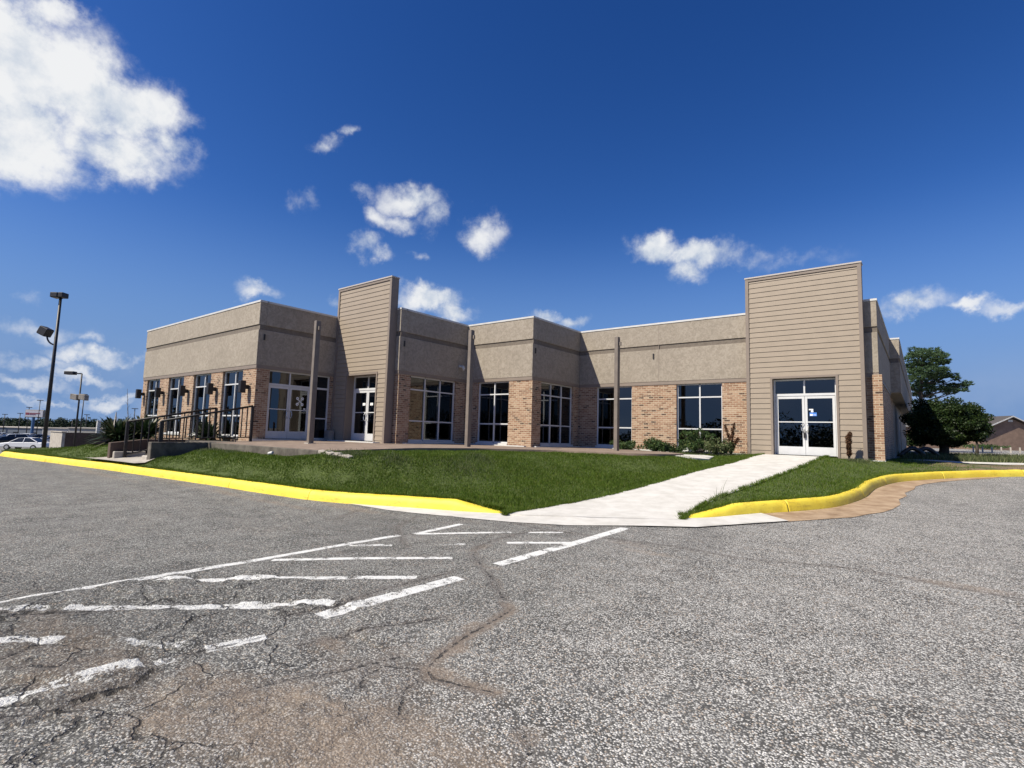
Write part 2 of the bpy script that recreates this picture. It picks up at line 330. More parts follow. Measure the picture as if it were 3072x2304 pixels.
def wloc(o):
    v = Vector((0, 0, 0))
    while o: v += o.location; o = o.parent
    return v
def obj(name, mb, mt, parent=None, local=False, smooth=False, bevel=0.):
    me = bpy.data.meshes.new(name)
    off = Vector((0, 0, 0)) if (local or not parent) else wloc(parent)
    me.from_pydata([(a-off.x, b-off.y, c-off.z) for a, b, c in mb.v], [], mb.f)
    bm = bmesh.new(); bm.from_mesh(me); bmesh.ops.recalc_face_normals(bm, faces=bm.faces)
    if bevel: bmesh.ops.bevel(bm, geom=list(bm.edges), offset=bevel, segments=1, affect='EDGES', clamp_overlap=True)
    bm.to_mesh(me); bm.free()
    if smooth: me.polygons.foreach_set('use_smooth', [True]*len(me.polygons))
    me.materials.append(mt); return link(bpy.data.objects.new(name, me), parent)
def npobj(name, V, F, mt, parent=None, smooth=False, off=None):   # V (n,3), F (m,3) arrays
    me = bpy.data.meshes.new(name); V = np.asarray(V, np.float32)
    if off is not None: V = V - np.asarray(off, np.float32)
    F = np.asarray(F, np.int32)
    me.vertices.add(len(V)); me.vertices.foreach_set('co', V.ravel()); k = F.shape[1]
    me.loops.add(F.size); me.loops.foreach_set('vertex_index', F.ravel())
    me.polygons.add(len(F)); me.polygons.foreach_set('loop_start', np.arange(0, F.size, k, dtype=np.int32))
    me.polygons.foreach_set('loop_total', np.full(len(F), k, np.int32)) if False else None
    if smooth: me.polygons.foreach_set('use_smooth', np.ones(len(F), bool))
    me.update(calc_edges=True); me.validate(); me.materials.append(mt); return link(bpy.data.objects.new(name, me), parent)
def tag(o, label=None, cat=None, group=None, kind=None):
    if label: o['label'] = label
    if cat: o['category'] = cat
    if group: o['group'] = group
    if kind: o['kind'] = kind
    return o
def thing(name, label, cat, loc=(0, 0, 0), rotz=0, group=None):
    o = bpy.data.objects.new(name, None); link(o); o.location = tuple(map(float, loc)); o.rotation_euler = (0, 0, rotz)
    o.empty_display_size = .2; return tag(o, label, cat, group)
def struct(o): o['kind'] = 'structure'; return o
def pip(px, py, poly):
    px = np.asarray(px, float); py = np.asarray(py, float); ins = np.zeros(px.shape, bool); n = len(poly)
    for i in range(n):
        x0, y0 = poly[i]; x1, y1 = poly[(i+1) % n]
        if y0 == y1: continue
        c = ((y0 > py) != (y1 > py)) & (px < (x1-x0)*(py-y0)/(y1-y0)+x0); ins ^= c
    return ins
def densify(poly, d):
    out = []
    for i in range(len(poly)):
        a, b = np.array(poly[i], float), np.array(poly[(i+1) % len(poly)], float); n = max(1, int(np.hypot(*(b-a))/d))
        out += [tuple(a+(b-a)*k/n) for k in range(n)]
    return out
def sheet(name, poly, zf, mt, sp=.3, holes=(), parent=None, skirt=0.):
    poly = densify(poly, sp); P = np.array(poly); x0, y0 = P.min(0); x1, y1 = P.max(0)
    gx, gy = np.meshgrid(np.arange(x0+sp/2, x1, sp), np.arange(y0+sp/2, y1, sp)); gx = gx.ravel()+rng.uniform(-.2, .2, gx.size)*sp; gy = gy.ravel()+rng.uniform(-.2, .2, gy.size)*sp
    k = pip(gx, gy, poly)
    for h in holes: k &= ~pip(gx, gy, h)
    n = len(poly); vs = [Vector(p) for p in poly]; ed = [(i, (i+1) % n) for i in range(n)]
    for h in holes:
        h2 = densify(h, sp); s0 = len(vs); vs += [Vector(p) for p in h2]; ed += [(s0+i, s0+(i+1) % len(h2)) for i in range(len(h2))]
    vs += [Vector((a, b)) for a, b in zip(gx[k], gy[k])]
    v, e, f, *_ = delaunay_2d_cdt(vs, ed, [], 0, 1e-5)
    v = np.array([tuple(q) for q in v]); f = np.array([q for q in f if len(q) == 3]); c = v[f].mean(1)
    ok = pip(c[:, 0], c[:, 1], poly)
    for h in holes: ok &= ~pip(c[:, 0], c[:, 1], h)
    f = f[ok]; z = zf(v[:, 0], v[:, 1]); V = np.column_stack([v, z])
    if skirt:
        b = np.array(poly); zb = zf(b[:, 0], b[:, 1]); s0 = len(V)
        V = np.vstack([V, np.column_stack([b, zb]), np.column_stack([b, zb-skirt])]); nb = len(b)
        q = [(s0+i, s0+(i+1) % nb, s0+nb+(i+1) % nb) for i in range(nb)] + [(s0+i, s0+nb+(i+1) % nb, s0+nb+i) for i in range(nb)]
        f = np.vstack([f, q])
    o = npobj(name, V, f, mt, parent)
    bm = bmesh.new(); bm.from_mesh(o.data); bmesh.ops.recalc_face_normals(bm, faces=bm.faces)
    if sum(q.normal.z for q in bm.faces[:200]) < 0: bmesh.ops.reverse_faces(bm, faces=bm.faces)
    bm.to_mesh(o.data); bm.free(); return o

# ------------------------------------------------------------------ ground
def sp_(x, k): return k*np.log1p(np.exp(np.clip(x/k, -40, 40)))
def asph(X, Y):
    X = np.asarray(X, float); Y = np.asarray(Y, float)
    r = .04*sp_(Y-4, 1.); r = .9-sp_(.9-r, .03)
    r = r+np.minimum(.0075*sp_(Y-40, 5), .6)
    d = np.maximum(-X-32, 0); dd = np.where(d < 28, d*.068, 1.904+(d-28)*.0186); return r-np.minimum(dd, 9)
STROKES = [([(-6.04,.5),(-6.05,1.8),(-6.02,3.0),(-5.88,5.03)],.055),([(-5.79,5.23),(-5.74,6.15)],.055),([(-5.75,5.27),(-4.77,6.17)],.045),([(-4.58,6.33),(-4.18,6.65)],.045),
 ([(-5.85,4.19),(-5.46,4.56)],.05),([(-5.03,5.0),(-4.79,5.22)],.045),([(-4.4,5.61),(-3.73,6.19)],.05),([(-5.88,3.19),(-4.42,4.60)],.05),([(-5.9,2.04),(-4.12,3.78)],.055),
 ([(-5.48,1.28),(-4.03,2.77)],.055),([(-5.75,.85),(-5.58,1.18)],.05),([(-3.62,7.5),(-3.72,5.95),(-3.83,4.72)],.075),([(-3.81,4.08),(-3.87,2.53)],.08),([(-3.80,2.06),(-3.88,1.68)],.06),
 ([(-3.87,1.49),(-3.89,1.38)],.05),([(-3.88,1.31),(-3.88,.87)],.062),([(-3.88,.85),(-3.87,.55)],.05),([(-4.40,1.30),(-4.05,1.60)],.05),([(-5.0,.72),(-4.70,1.08)],.07)]
CRACKS = [[(-4.46,6.64),(-4.63,6.2),(-4.63,5.6),(-4.57,5.2),(-4.32,4.86),(-3.89,4.55),(-3.39,4.17),(-2.95,3.78),(-2.82,3.67),(-2.78,3.39),(-2.71,3.0),(-2.63,2.69),(-2.53,2.44),(-2.4,2.38),(-2.19,2.44),(-2.02,2.49)],
 [(-6.75,6.13),(-6.35,5.37),(-5.86,5.02),(-5.24,4.63)],[(-5.08,6.71),(-4.46,6.64),(-3.69,6.7),(-2.55,6.86),(-1.74,6.78),(-.62,7.14),(.16,6.96),(.9,6.86)],
 [(-4.01,4.19),(-4.05,3.3),(-3.96,2.71),(-4.09,2.37)],[(-3.13,3.18),(-3.26,2.77),(-3.37,2.46),(-3.47,2.13)],[(-5.63,.91),(-5.41,1.16),(-5.13,1.63)],[(-4.71,1.14),(-4.67,.94),(-4.61,.86),(-4.56,.76)],
 [(-3.91,1.33),(-3.75,1.31),(-3.63,1.19),(-3.66,.97),(-3.62,.8),(-3.7,.6)],[(-2.81,2.46),(-2.89,2.12),(-3.07,1.79),(-3.13,1.52)],[(-2.46,2.32),(-2.41,2.15),(-2.23,1.97)],[(-12.2,1.82),(-12.8,3.07),(-12.65,4.31)],
 [(-1.65,2.28),(-1.54,2.19),(-1.4,2.0)],[(-3.81,2.06),(-3.84,1.84),(-3.89,1.6)],[(-2.53,2.44),(-2.77,2.29),(-2.75,2.13),(-2.66,2.04)],[(-4.45,.75),(-4.11,.99),(-4.08,1.2),(-3.95,1.34)],[(-7.54,5.06),(-8.0,5.91)]]
BLOBS = [(-3.3,2.28,.28,.12,1.),(-3.6,1.48,.18,.15,1.),(-2.5,1.56,1.0,.45,1.15),(-2.0,1.75,.9,.5,1.0),(-3.0,1.35,.9,.45,1.0),(-4.3,1.05,1.2,.45,.8),(-2.7,2.3,1.3,.5,.6),(-4.4,1.2,.45,.2,.85),(-2.78,3.2,.14,.22,1.1),(-2.62,2.75,.12,.25,1.1),(-2.4,2.45,.3,.12,1.1),(-2.2,2.45,.35,.1,.9),
 (-2.78,6.3,.5,.15,.75),(.3,7.05,.6,.2,.9),(-3.05,6.6,.6,.15,.7),(-5.25,1.08,.4,.2,.8),(-3.05,1.49,.5,.25,.9),(-1.61,2.25,.12,.15,.8),(-1.3,7.6,.5,.15,.7),(-4.5,5.2,.12,.3,.8),(-3.9,4.6,.3,.1,.75),(-5.0,6.9,.7,.12,.8),(-12,5.35,5,.2,.8),(-20,4.75,6,.22,.8),(-8.2,5.9,1.2,.2,.9)]
def seg_dist(X, Y, pts):
    d = np.full(X.shape, 1e3)
    for (x0, y0), (x1, y1) in zip(pts[:-1], pts[1:]):
        vx, vy = x1-x0, y1-y0; tt = np.clip(((X-x0)*vx+(Y-y0)*vy)/(vx*vx+vy*vy+1e-9), 0, 1)
        d = np.minimum(d, np.hypot(X-x0-tt*vx, Y-y0-tt*vy))
    return d
def stroke_sdf(X, Y, pts, hw):
    d = seg_dist(X, Y, pts)-hw
    for (x0, y0), (x1, y1) in ((pts[0], pts[1]), (pts[-1], pts[-2])):
        L_ = math.hypot(x1-x0, y1-y0); d = np.maximum(d, np.where(np.hypot(X-x0, Y-y0) < 3*hw, -((X-x0)*(x1-x0)+(Y-y0)*(y1-y0))/L_, -9))
    return d
def build_ground():
    near = np.concatenate([np.arange(-8.0, -6.2, .035), np.arange(-6.2, -2.0, .017), np.arange(-2.0, 2.4, .035)]); left = -8.0-np.cumsum(np.concatenate([np.full(60, .25), np.geomspace(.4, 400, 44)])); right = 2.4+np.cumsum(np.concatenate([np.full(30, .3), np.geomspace(.4, 500, 30)]))
    xs = np.concatenate([left[::-1], near, right])
    ny = np.concatenate([np.arange(-.2, .3, .035), np.arange(.3, 3.2, .017), np.arange(3.2, 8.4, .035)]); dn = -.2-np.cumsum(np.geomspace(.2, 500, 26)); up = 8.4+np.cumsum(np.concatenate([np.full(90, .25), np.geomspace(.5, 500, 30)]))
    ys = np.concatenate([dn[::-1], ny, up]); X, Y = np.meshgrid(xs, ys); Z = asph(X, Y)
    nearm = np.clip((6.2-Y)/1.0, 0, 1)*np.clip((Y+.5), 0, 1)*np.clip((X+15), 0, 1)*np.clip(4-X, 0, 1)
    Z = Z+nearm*(.010*np.sin(X*1.7+Y*.9)*np.cos(Y*1.3-X*.4))
    paint = np.full(X.shape, 1.); worn = np.zeros(X.shape)
    for i, (pts, hw) in enumerate(STROKES):
        d = stroke_sdf(X, Y, pts, hw); paint = np.minimum(paint, d)
        if i in (4, 5, 10, 14, 17, 3): worn = np.maximum(worn, (d < .06)*.22)
    crack = np.full(X.shape, 1.)
    for pts in CRACKS: crack = np.minimum(crack, seg_dist(X, Y, pts))
    dirt = np.zeros(X.shape)
    for x, y, rx, ry, wt in BLOBS: dirt = np.maximum(dirt, wt*np.clip(1.25-((X-x)/rx)**2-((Y-y)/ry)**2, 0, 1.))
    for pts in (CRACKS[0][7:], ): dirt = np.maximum(dirt, np.clip(1.5-seg_dist(X, Y, pts)/.09, 0, 1.2))
    broken = np.clip(1.15-np.hypot((X+4.7)/2.6, (Y-1.0)/1.9), 0, 1)+.28*np.clip(1-np.hypot((X+4)/5, (Y-3)/4), 0, 1)+.12
    # lifted slabs beside the worst cracks
    def vn(x, y, sd):                      # smooth value noise
        q = np.random.default_rng(sd).uniform(0, 1, (64, 64)); xi = np.floor(x).astype(int); yi = np.floor(y).astype(int); fx = x-xi; fy = y-yi; fx = fx*fx*(3-2*fx); fy = fy*fy*(3-2*fy)
        g = lambda a, b: q[a % 64, b % 64]
        return (g(xi, yi)*(1-fx)+g(xi+1, yi)*fx)*(1-fy)+(g(xi, yi+1)*(1-fx)+g(xi+1, yi+1)*fx)*fy
    fine = np.clip(np.minimum(X+6.2, -2.0-X)*3, 0, 1)*np.clip(np.minimum(Y-.3, 3.2-Y)*3, 0, 1)
    tn = vn(X*1.9, Y*1.9, 1)*.6+vn(X*5, Y*5, 2)*.28+vn(X*13, Y*13, 3)*.12
    ter = np.clip((tn-.52)/.012, 0, 1)*.016+np.clip((tn-.62)/.012, 0, 1)*.014
    plate = pip(X, Y, [(-3.93,.5),(-4.12,.9),(-3.98,1.36),(-3.80,1.36),(-3.62,1.20),(-3.66,.97),(-3.58,.84),(-3.62,.5)])
    wt_ = fine*np.clip((broken-.22)*3, 0, 1)
    Z = Z+wt_*(ter+plate*.024+(vn(X*30, Y*30, 4)-.5)*.007+(vn(X*9, Y*9, 5)-.5)*.012)
    Z = Z-.004*np.exp(-(crack/.04)**2)*(broken > .15)
    n, mm = X.shape; idx = np.arange(n*mm).reshape(n, mm)
    F = np.stack([idx[:-1, :-1], idx[:-1, 1:], idx[1:, 1:], idx[1:, :-1]], -1).reshape(-1, 4)
    o = npobj('ground', np.stack([X, Y, Z], -1).reshape(-1, 3), F, M['asphalt'], smooth=True); struct(o)
    for nm, A in (('paint', paint), ('crack', crack), ('dirt', dirt), ('broken', broken), ('worn', worn)):
        at = o.data.attributes.new(nm, 'FLOAT', 'POINT'); at.data.foreach_set('value', A.ravel().astype(np.float32))
build_ground()

LC = [(-30.2,4.2),(-28,4.42),(-25,4.75),(-20,5.25),(-15.5,5.6),(-12,5.8),(-10,5.93),(-8.76,6.18),(-7.56,6.6),(-6.4,6.98),(-5.77,7.25)]
RC = [(-3.14,8.79),(-2.81,9.18),(-2.29,10.1),(-1.8,10.85),(-1.37,11.7),(-1.13,12.7),(-1.02,13.6),(-.98,14.6),(-.88,15.9),(-.53,17.5),(.12,18.8),(.98,20.1),(2.29,21.65),(3.9,23),(6.5,24.4),(12,26)]
WL = [(-5.65,7.11),(-5.62,7.6),(-5.43,8.86),(-5.17,10.24),(-5.0,11.95),(-4.85,14.4),(-4.55,16.8),(-4.42,20.02)]
WR = [(-3.15,8.62),(-3.24,9.64),(-3.24,10.96),(-3.0,13.4),(-2.8,15.5),(-2.58,19.0),(-2.5,20.02)]
def walkz(y): return np.interp(y, [6.5, 8, 8.8, 9.7, 19, 20.3], [.125, .165, .195, .265, 1.02, 1.07])
def smoothline(p, n=8):
    p = np.array(p, float); out = []
    for i in range(len(p)-1):
        a, b, c, d = p[max(i-1, 0)], p[i], p[i+1], p[min(i+2, len(p)-1)]
        for k in range(n):
            u = k/n; out.append(.5*((2*b)+(-a+c)*u+(2*a-5*b+4*c-d)*u*u+(-a+3*b-3*c+d)*u**3))
    out.append(p[-1]); return np.array(out)
LCs, RCs = smoothline(LC), smoothline(RC)
def offset(line, d):
    g = np.gradient(line, axis=0); g /= np.linalg.norm(g, axis=1)[:, None]; return line+np.stack([-g[:, 1], g[:, 0]], 1)*d
PATIO = [(-18.62,7.75),(-11.9,7.75),(-11.7,9.9),(-11.2,12.6),(-9.6,14.5),(-7.0,15.0),(-6.2,15.9),(-6.3,17.4),(-7.4,18.6),(-9.0,19.3),(-12.3,20.5),(-16,17),(-16.2,12.9),(-19.5,12.8),(-19.5,8.9),(-18.62,8.9)]
SIDEW = [(-1.0,24.6),(-1.0,26.2),(9,27.6),(9,26.0)]
samp = []
for ln_, end in ((LCs, 1), (RCs, 0)):
    s_ = np.concatenate([[0], np.cumsum(np.linalg.norm(np.diff(ln_, axis=0), axis=1))]); d_ = (s_[-1]-s_) if end else s_
    for (x, y), dd_ in zip(offset(ln_, .16), d_): samp.append((x, y, float(asph(x, y))+.165*min(1, max(.05, dd_/1.0))))
for L_ in (WL, WR):
    for x, y in smoothline(L_, 6): samp.append((x, y, float(walkz(y))+.0))
for x, y in densify(PATIO[:10], .5): samp.append((x, y, .955 if y > 8 or x > -12.3 else .73))
for x in np.arange(-18.5, -12, .25): samp.append((x, 7.6, .73+.12*max(0, x+13.2)))
for q_ in ((-11.7,7.5,.84),(-11.3,8.0,.9),(-10.8,8.6,.93),(-10.6,9.6,.94),(-10.2,11,.95),(-24,6.8,.72),(-25.5,7.3,.70),(-27,7.5,.60),(-29,7.8,.47),(-26,6.4,.60),(-28,6.2,.42),(-22.6,6.8,.72)): samp += [q_]*2
for x, y in [(-5,20.2),(-7,19.8),(-9,19.8),(-1.5,19.9),(-1,20.3),(-1,22),(0,24),(3,26),(6,27),(0,27.5),(4,30),(8,30),(-1,24),(-2.2,19.8)]: samp.append((x, y, 1.0))
for y in (4.6, 6, 8, 10, 14): samp.append((-31.5, y, .14))
for x, y, z in [(-25,8.5,.72),(-27,8.5,.55),(-29,8.5,.35),(-23,8,.78),(-22,6.2,.45),(-21.5,5.9,.36),(-20,6.1,.34),(-19,6.1,.36),(-18.5,6.5,.5),(-17.5,7.4,.74)]: samp += [(x, y, z)]*2
samp = np.array(samp)
def lawn(x, y):
    x = np.atleast_1d(x); y = np.atleast_1d(y); out = np.empty(len(x))
    for i in range(0, len(x), 4000):
        d2 = (x[i:i+4000, None]-samp[None, :, 0])**2+(y[i:i+4000, None]-samp[None, :, 1])**2+.004
        wt = d2**-1.6; out[i:i+4000] = (wt*samp[:, 2]).sum(1)/wt.sum(1)
    return out
def lawnn(x, y): return lawn(x, y)+.012*np.sin(np.asarray(x)*5.1+np.asarray(y)*2.3)*np.sin(np.asarray(y)*4.3)
lin = offset(LCs, .12); rin = offset(RCs, .12)
LAWN1 = [tuple(p) for p in lin[:-2]]+[(-5.66,7.35)]+WL[1:]+[(-4.42,22),(-34,22),(-34,9),(-33,5)]
LAWN2 = WR[::-1][:-1]+[(-3.15,9.0)]+[tuple(p) for p in rin[2:]]+[(12,33),(-2.5,33)]
o = sheet('lawn_ground', LAWN1, lawnn, M['soil'], .35, holes=[PATIO]); struct(o)
o = sheet('lawn_ground', LAWN2, lawnn, M['soil'], .35, holes=[SIDEW]); struct(o)
o = sheet('verge', [(-1.5,38.5),(-1,35.5),(1.5,34.6),(9,38),(22,45),(26,52),(10,46),(3,43)], lambda x, y: asph(x, y)+.10, M['soil'], .5, skirt=.3); struct(o)
o = sheet('sidewalk', SIDEW, lambda x, y: lawn(x, y)+.02, M['walk'], .4); struct(o)
o = sheet('walkway', WL+WR[::-1], lambda x, y: walkz(y)+.02+0*x, M['walk'], .4, skirt=.2); struct(o)
o = sheet('footpath', [(-22.0,5.18),(-18.4,5.52),(-18.7,6.7),(-20.9,6.7),(-21.3,5.75)], lambda x, y: np.maximum(lawn(x, y)+.05, .345), M['oldwalk'], .3); struct(o)
o = sheet('patio', PATIO, lambda x, y: np.interp(y+ (x+19.5)*0, [7.75, 10.5], [.955, 1.03])+.012, M['patio'], .5, skirt=.32); struct(o)
sheet_w = sheet('paving_slab', [(-6.95,17.3),(-6.45,16.4),(-5.75,16.2),(-5.35,17.0),(-5.6,18.3),(-6.2,19.0)], lambda x, y: lawn(x, y)+.045, M['walk'], .4, skirt=.1); struct(sheet_w)
GUT_R = [(-2.77,8.18),(-2.2,8.97),(-1.77,9.62),(-1.5,10.0),(-1.27,10.35),(-.98,10.75),(-.83,11.2),(-.62,11.65),(-.50,12.15),(-.40,12.9),(-.45,13.7),(-.33,14.4),(-.38,15.0),(-.22,15.9),(-.20,16.6),(-.05,17.3),(.30,18.2),(.85,19.3),(1.5,20.35)]
o = sheet('gutter', [GUT_R[2]]+GUT_R[3:]+[tuple(p) for p in (RCs[16:94]+0)[::-1]], lambda x, y: asph(x, y)+.008, M['wetgutter'], .25); struct(o)
lb = [tuple(p) for p in LCs[56:]]
o = sheet('gutter', [(-7.62,6.2),(-7.03,6.3),(-6.0,6.55),(-5.24,6.74),(-4.4,7.1),(-3.57,7.68),(-2.77,8.18),(-1.77,9.62)]+[tuple(p) for p in RCs[:17]][::-1]+[(-3.2,8.6),(-4.4,7.8),(-5.62,7.4)]+lb[::-1], lambda x, y: asph(x, y)+.008+np.clip((y-7.2)*.02, 0, .012), M['walk'], .25); struct(o)
for ln, tap0, tap1 in ((LCs, 0, 1), (RCs, 1, 0)):
    prof = [(-.01,-.05),(.0,.0),(.02,.09),(.045,.155),(.085,.19),(.16,.195),(.21,.18),(.23,-.12)]
    seg = np.linalg.norm(np.diff(ln, axis=0), axis=1); s = np.concatenate([[0], np.cumsum(seg)]); tot = s[-1]
    sd = np.arange(0, tot, .12); jts = np.arange(2.2, tot-1.2, 3.05); sd = np.sort(np.concatenate([sd]+[jts+q_ for q_ in (-.035, -.011, -.005, .005, .011, .035)])); lx = np.interp(sd, s, ln[:, 0]); ly = np.interp(sd, s, ln[:, 1]); base = np.stack([lx, ly], 1)
    g = np.gradient(base, axis=0); g /= np.linalg.norm(g, axis=1)[:, None]; nrm = np.stack([-g[:, 1], g[:, 0]], 1)
    V = []; F = []; k = len(prof); wob = np.convolve(rng.normal(0, 1, len(sd)+8), np.ones(9)/9, 'valid')*.018
    for i in range(len(sd)):
        hgt = 1.
        if tap1: hgt = min(1, max(.04, (tot-sd[i])/.95))
        if tap0: hgt = min(hgt, max(.04, (sd[i]+.03)/1.15)**.8)
        if tap1: hgt = min(hgt, max(.03, sd[i]/.5))
        jt = 1. if np.abs(jts-sd[i]).min() > .008 else .86
        for (a, z) in prof:
            aa = a*1+wob[i]+(.02 if jt < 1 and a < .1 else 0); aa += 0 if jt == 1 else .03; q = base[i]+nrm[i]*aa
            V.append((q[0], q[1], float(asph(*base[i]))+z*(hgt*jt if z > 0 else 1)+.5*wob[i]*(z > .1)))
    for i in range(len(sd)-1):
        for j in range(k-1): F.append((i*k+j, (i+1)*k+j, (i+1)*k+j+1, i*k+j+1))
    mb = MB(); mb.v = V; mb.f = F+[tuple(range(k)), tuple((len(sd)-1)*k+j for j in range(k))]
    o = obj('curb', mb, M['yellow'], smooth=True); struct(o)

o = sheet('pavement', [(-1.0,46.5),(9,50),(30,62),(60,70),(60,84),(20,72),(4,60),(-1.0,55)], lambda x, y: asph(x, y)+.03, M['oldwalk'], 2.0); struct(o)
o = sheet('pavement', [(-1.0,28.6),(9,30.2),(30,34),(30,36.5),(8,33.6),(2,31.6),(-1.0,31.2)], lambda x, y: np.maximum(lawn(x, y), asph(x, y))+.03, M['oldwalk'], 1.0); struct(o)
# ------------------------------------------------------------------ building
Fz, HD, TR, LO, SB, B2, B1, TP = 1.09, 3.69, 3.16, 1.93, 3.82, 5.14, 5.33, 6.25
bd = thing('commercial_building', 'single storey tan stucco and brick building with two tall siding towers on the lawn', 'building', (-15, 20, Fz))
def abox(mb, ax, pl, a, b, d0, d1, z0, z1):   # wall-aligned box: ax 'A' runs along X facing -Y, 'B' runs along Y facing +X; d is depth behind the face
    if ax == 'A': mb.box(a, b, pl+d0, pl+d1, z0, z1)
    else: mb.box(pl-d1, pl-d0, a, b, z0, z1)
def window(ax, pl, a, b, vert, rec=.12, fw=.05, nm='window'):
    fr = MB(); z0, z1 = Fz+.06, HD
    abox(fr, ax, pl, a, a+fw, rec, rec+.1, z0, z1); abox(fr, ax, pl, b-fw, b, rec, rec+.1, z0, z1)
    for v in vert: abox(fr, ax, pl, v-fw/2, v+fw/2, rec, rec+.1, z0+fw, z1-fw)
    xs = [a+fw]+[q for v in vert for q in (v-fw/2, v+fw/2)]+[b-fw]
    for i in range(0, len(xs), 2):
        for zz in (z0, z1-fw): abox(fr, ax, pl, xs[i], xs[i+1], rec+.002, rec+.098, zz, zz+fw)
        for zz in (LO, TR): abox(fr, ax, pl, xs[i], xs[i+1], rec+.002, rec+.098, zz-fw/2, zz+fw/2)
    wd = obj(nm, fr, M['frame'], bd)
    g = MB(); zs = [z0+fw, LO-fw/2, LO+fw/2, TR-fw/2, TR+fw/2, z1-fw]
    for i in range(0, len(xs), 2):
        for j in (0, 2, 4): abox(g, ax, pl, xs[i], xs[i+1], rec+.045, rec+.051, zs[j], zs[j+1])
    obj('pane', g, M['glass'], wd)
    sl_ = MB(); abox(sl_, ax, pl, a, b, .0, rec+.14, Fz-.02, Fz+.058); obj('window_sill', sl_, M['cap'], wd)
    return wd
def wall(ax, pl, a, b, ops, e0=0., e1=0., zb=.5, conv1=False):
    mb = MB(); BD = .035; xs = [a+e0]+[q for o_ in ops for q in o_]+[b-e1]
    for i in range(0, len(xs), 2):
        if xs[i+1]-xs[i] > .01: abox(mb, ax, pl, xs[i], xs[i+1], BD, .27, zb, HD)
    for o_ in ops: abox(mb, ax, pl, o_[0], o_[1], BD+.003, .27, zb, Fz-.02)
    obj('brick_wall', mb, M['brick'], bd)
    tb = MB(); abox(tb, ax, pl, a+e0, b-e1, .012, .27, HD, SB); obj('lintel_trim', tb, M['trim'], bd)
    st = MB(); abox(st, ax, pl, a+e0, b-e1, 0, .27, SB, B2); abox(st, ax, pl, a+e0, b-e1, .0, .27, B1, TP-.07)
    obj('stucco_wall', st, M['stucco'], bd, bevel=.006)
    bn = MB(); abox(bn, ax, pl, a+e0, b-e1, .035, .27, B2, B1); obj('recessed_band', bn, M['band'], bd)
    cp = MB(); abox(cp, ax, pl, a+e0-(.02 if not e0 else 0), b-e1+(.02 if ax == 'A' else 0), -.02, .30, TP-.07, TP); obj('parapet_cap', cp, M['cap'], bd)
W1 = [(-30.45,-28.75),(-27.68,-25.92),(-24.87,-23.15),(-22.08,-20.37)]
wall('A', 9.33, -31.0, -19.33, W1)
for a, b in W1: window('A', 9.33, a, b, [(a+b)/2+.08])
wall('B', -19.33, 9.33, 12.61, [(9.88, 12.48)], e0=.27)
wall('A', 12.94, -15.9, -15.63, [])
wall('B', -15.63, 12.94, 16.72, [(13.6, 16.12)], e0=.27); window('B', -15.63, 13.6, 16.12, [14.44, 15.28])
wall('A', 16.72, -15.9, -12.1, [(-14.97, -13.28)]); window('A', 16.72, -14.97, -13.28, [-14.1])
wall('B', -12.1, 16.72, 20.37, [(17.42, 19.9)], e0=.27); window('B', -12.1, 17.42, 19.9, [18.25, 19.07])
wall('A', 20.37, -12.37, -4.95, [(-11.26, -9.58), (-7.68, -5.92)]); window('A', 20.37, -11.26, -9.58, [-10.42]); window('A', 20.37, -7.68, -5.92, [-6.78])
wall('A', 20.37, -1.42, -1.05, [])
wall('B', -1.05, 20.37, 28.4, [], e0=.27)
# right end: brick pilaster, overhanging rear fascia and rear wall
pl_ = MB(); pl_.box(-1.25, -.97, 20.33, 20.62, .6, SB-.06); obj('brick_pilaster', pl_, M['brick'], bd)
rf = MB(); rf.box(-1.3, -.70, 28.4, 60, SB, B2); rf.box(-1.3, -.70, 28.4, 60, B1, TP-.07); obj('rear_fascia', rf, M['stucco'], bd)
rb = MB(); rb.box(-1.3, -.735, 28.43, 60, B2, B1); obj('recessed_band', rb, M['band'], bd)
rc = MB(); rc.box(-1.3, -.68, 28.38, 60.02, TP-.07, TP); obj('parapet_cap', rc, M['cap'], bd)
rw = MB(); rw.box(-1.5, -1.2, 33, 58, .6, SB); obj('rear_wall', rw, M['stucco'], bd)
rw = MB(); rw.box(-1.5, -1.17, 28.4, 33, .6, SB); obj('brick_wall', rw, M['brick'], bd)
dr = MB(); dr.box(-1.22, -1.18, 44, 45, .95, 3.1); obj('rear_door', dr, M['black'], bd)
bw = MB(); bw.box(-30.98, -30.7, 9.6, 57.6, .3, 6.18); obj('end_wall', bw, M['stucco'], bd)
bw = MB(); bw.box(-30.98, -1.3, 57.7, 57.98, .3, 6.18); obj('rear_wall', bw, M['stucco'], bd)
OUT = [(-30.85,9.45),(-19.45,9.45),(-19.45,13.05),(-15.75,13.05),(-15.75,16.85),(-12.22,16.85),(-12.22,20.5),(-1.2,20.5),(-1.3,57.8),(-30.85,57.8)]
def flat(name, z, mt, poly=OUT, th=.1):
    o_ = sheet(name, poly, lambda x, y: z+0*x, mt, 3.0, parent=bd, skirt=th); o_.location = -bd.location; return o_
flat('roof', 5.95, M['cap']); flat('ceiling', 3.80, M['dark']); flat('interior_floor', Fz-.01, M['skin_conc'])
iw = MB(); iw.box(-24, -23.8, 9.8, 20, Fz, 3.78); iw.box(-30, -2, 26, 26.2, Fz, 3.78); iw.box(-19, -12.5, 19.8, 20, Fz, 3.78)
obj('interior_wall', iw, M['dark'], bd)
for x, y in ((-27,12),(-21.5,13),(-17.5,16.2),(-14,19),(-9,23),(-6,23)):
    q = MB(); q.box(x-.12, x+.12, y-.12, y+.12, Fz, 3.78); obj('interior_column', q, M['skin_conc'], bd)
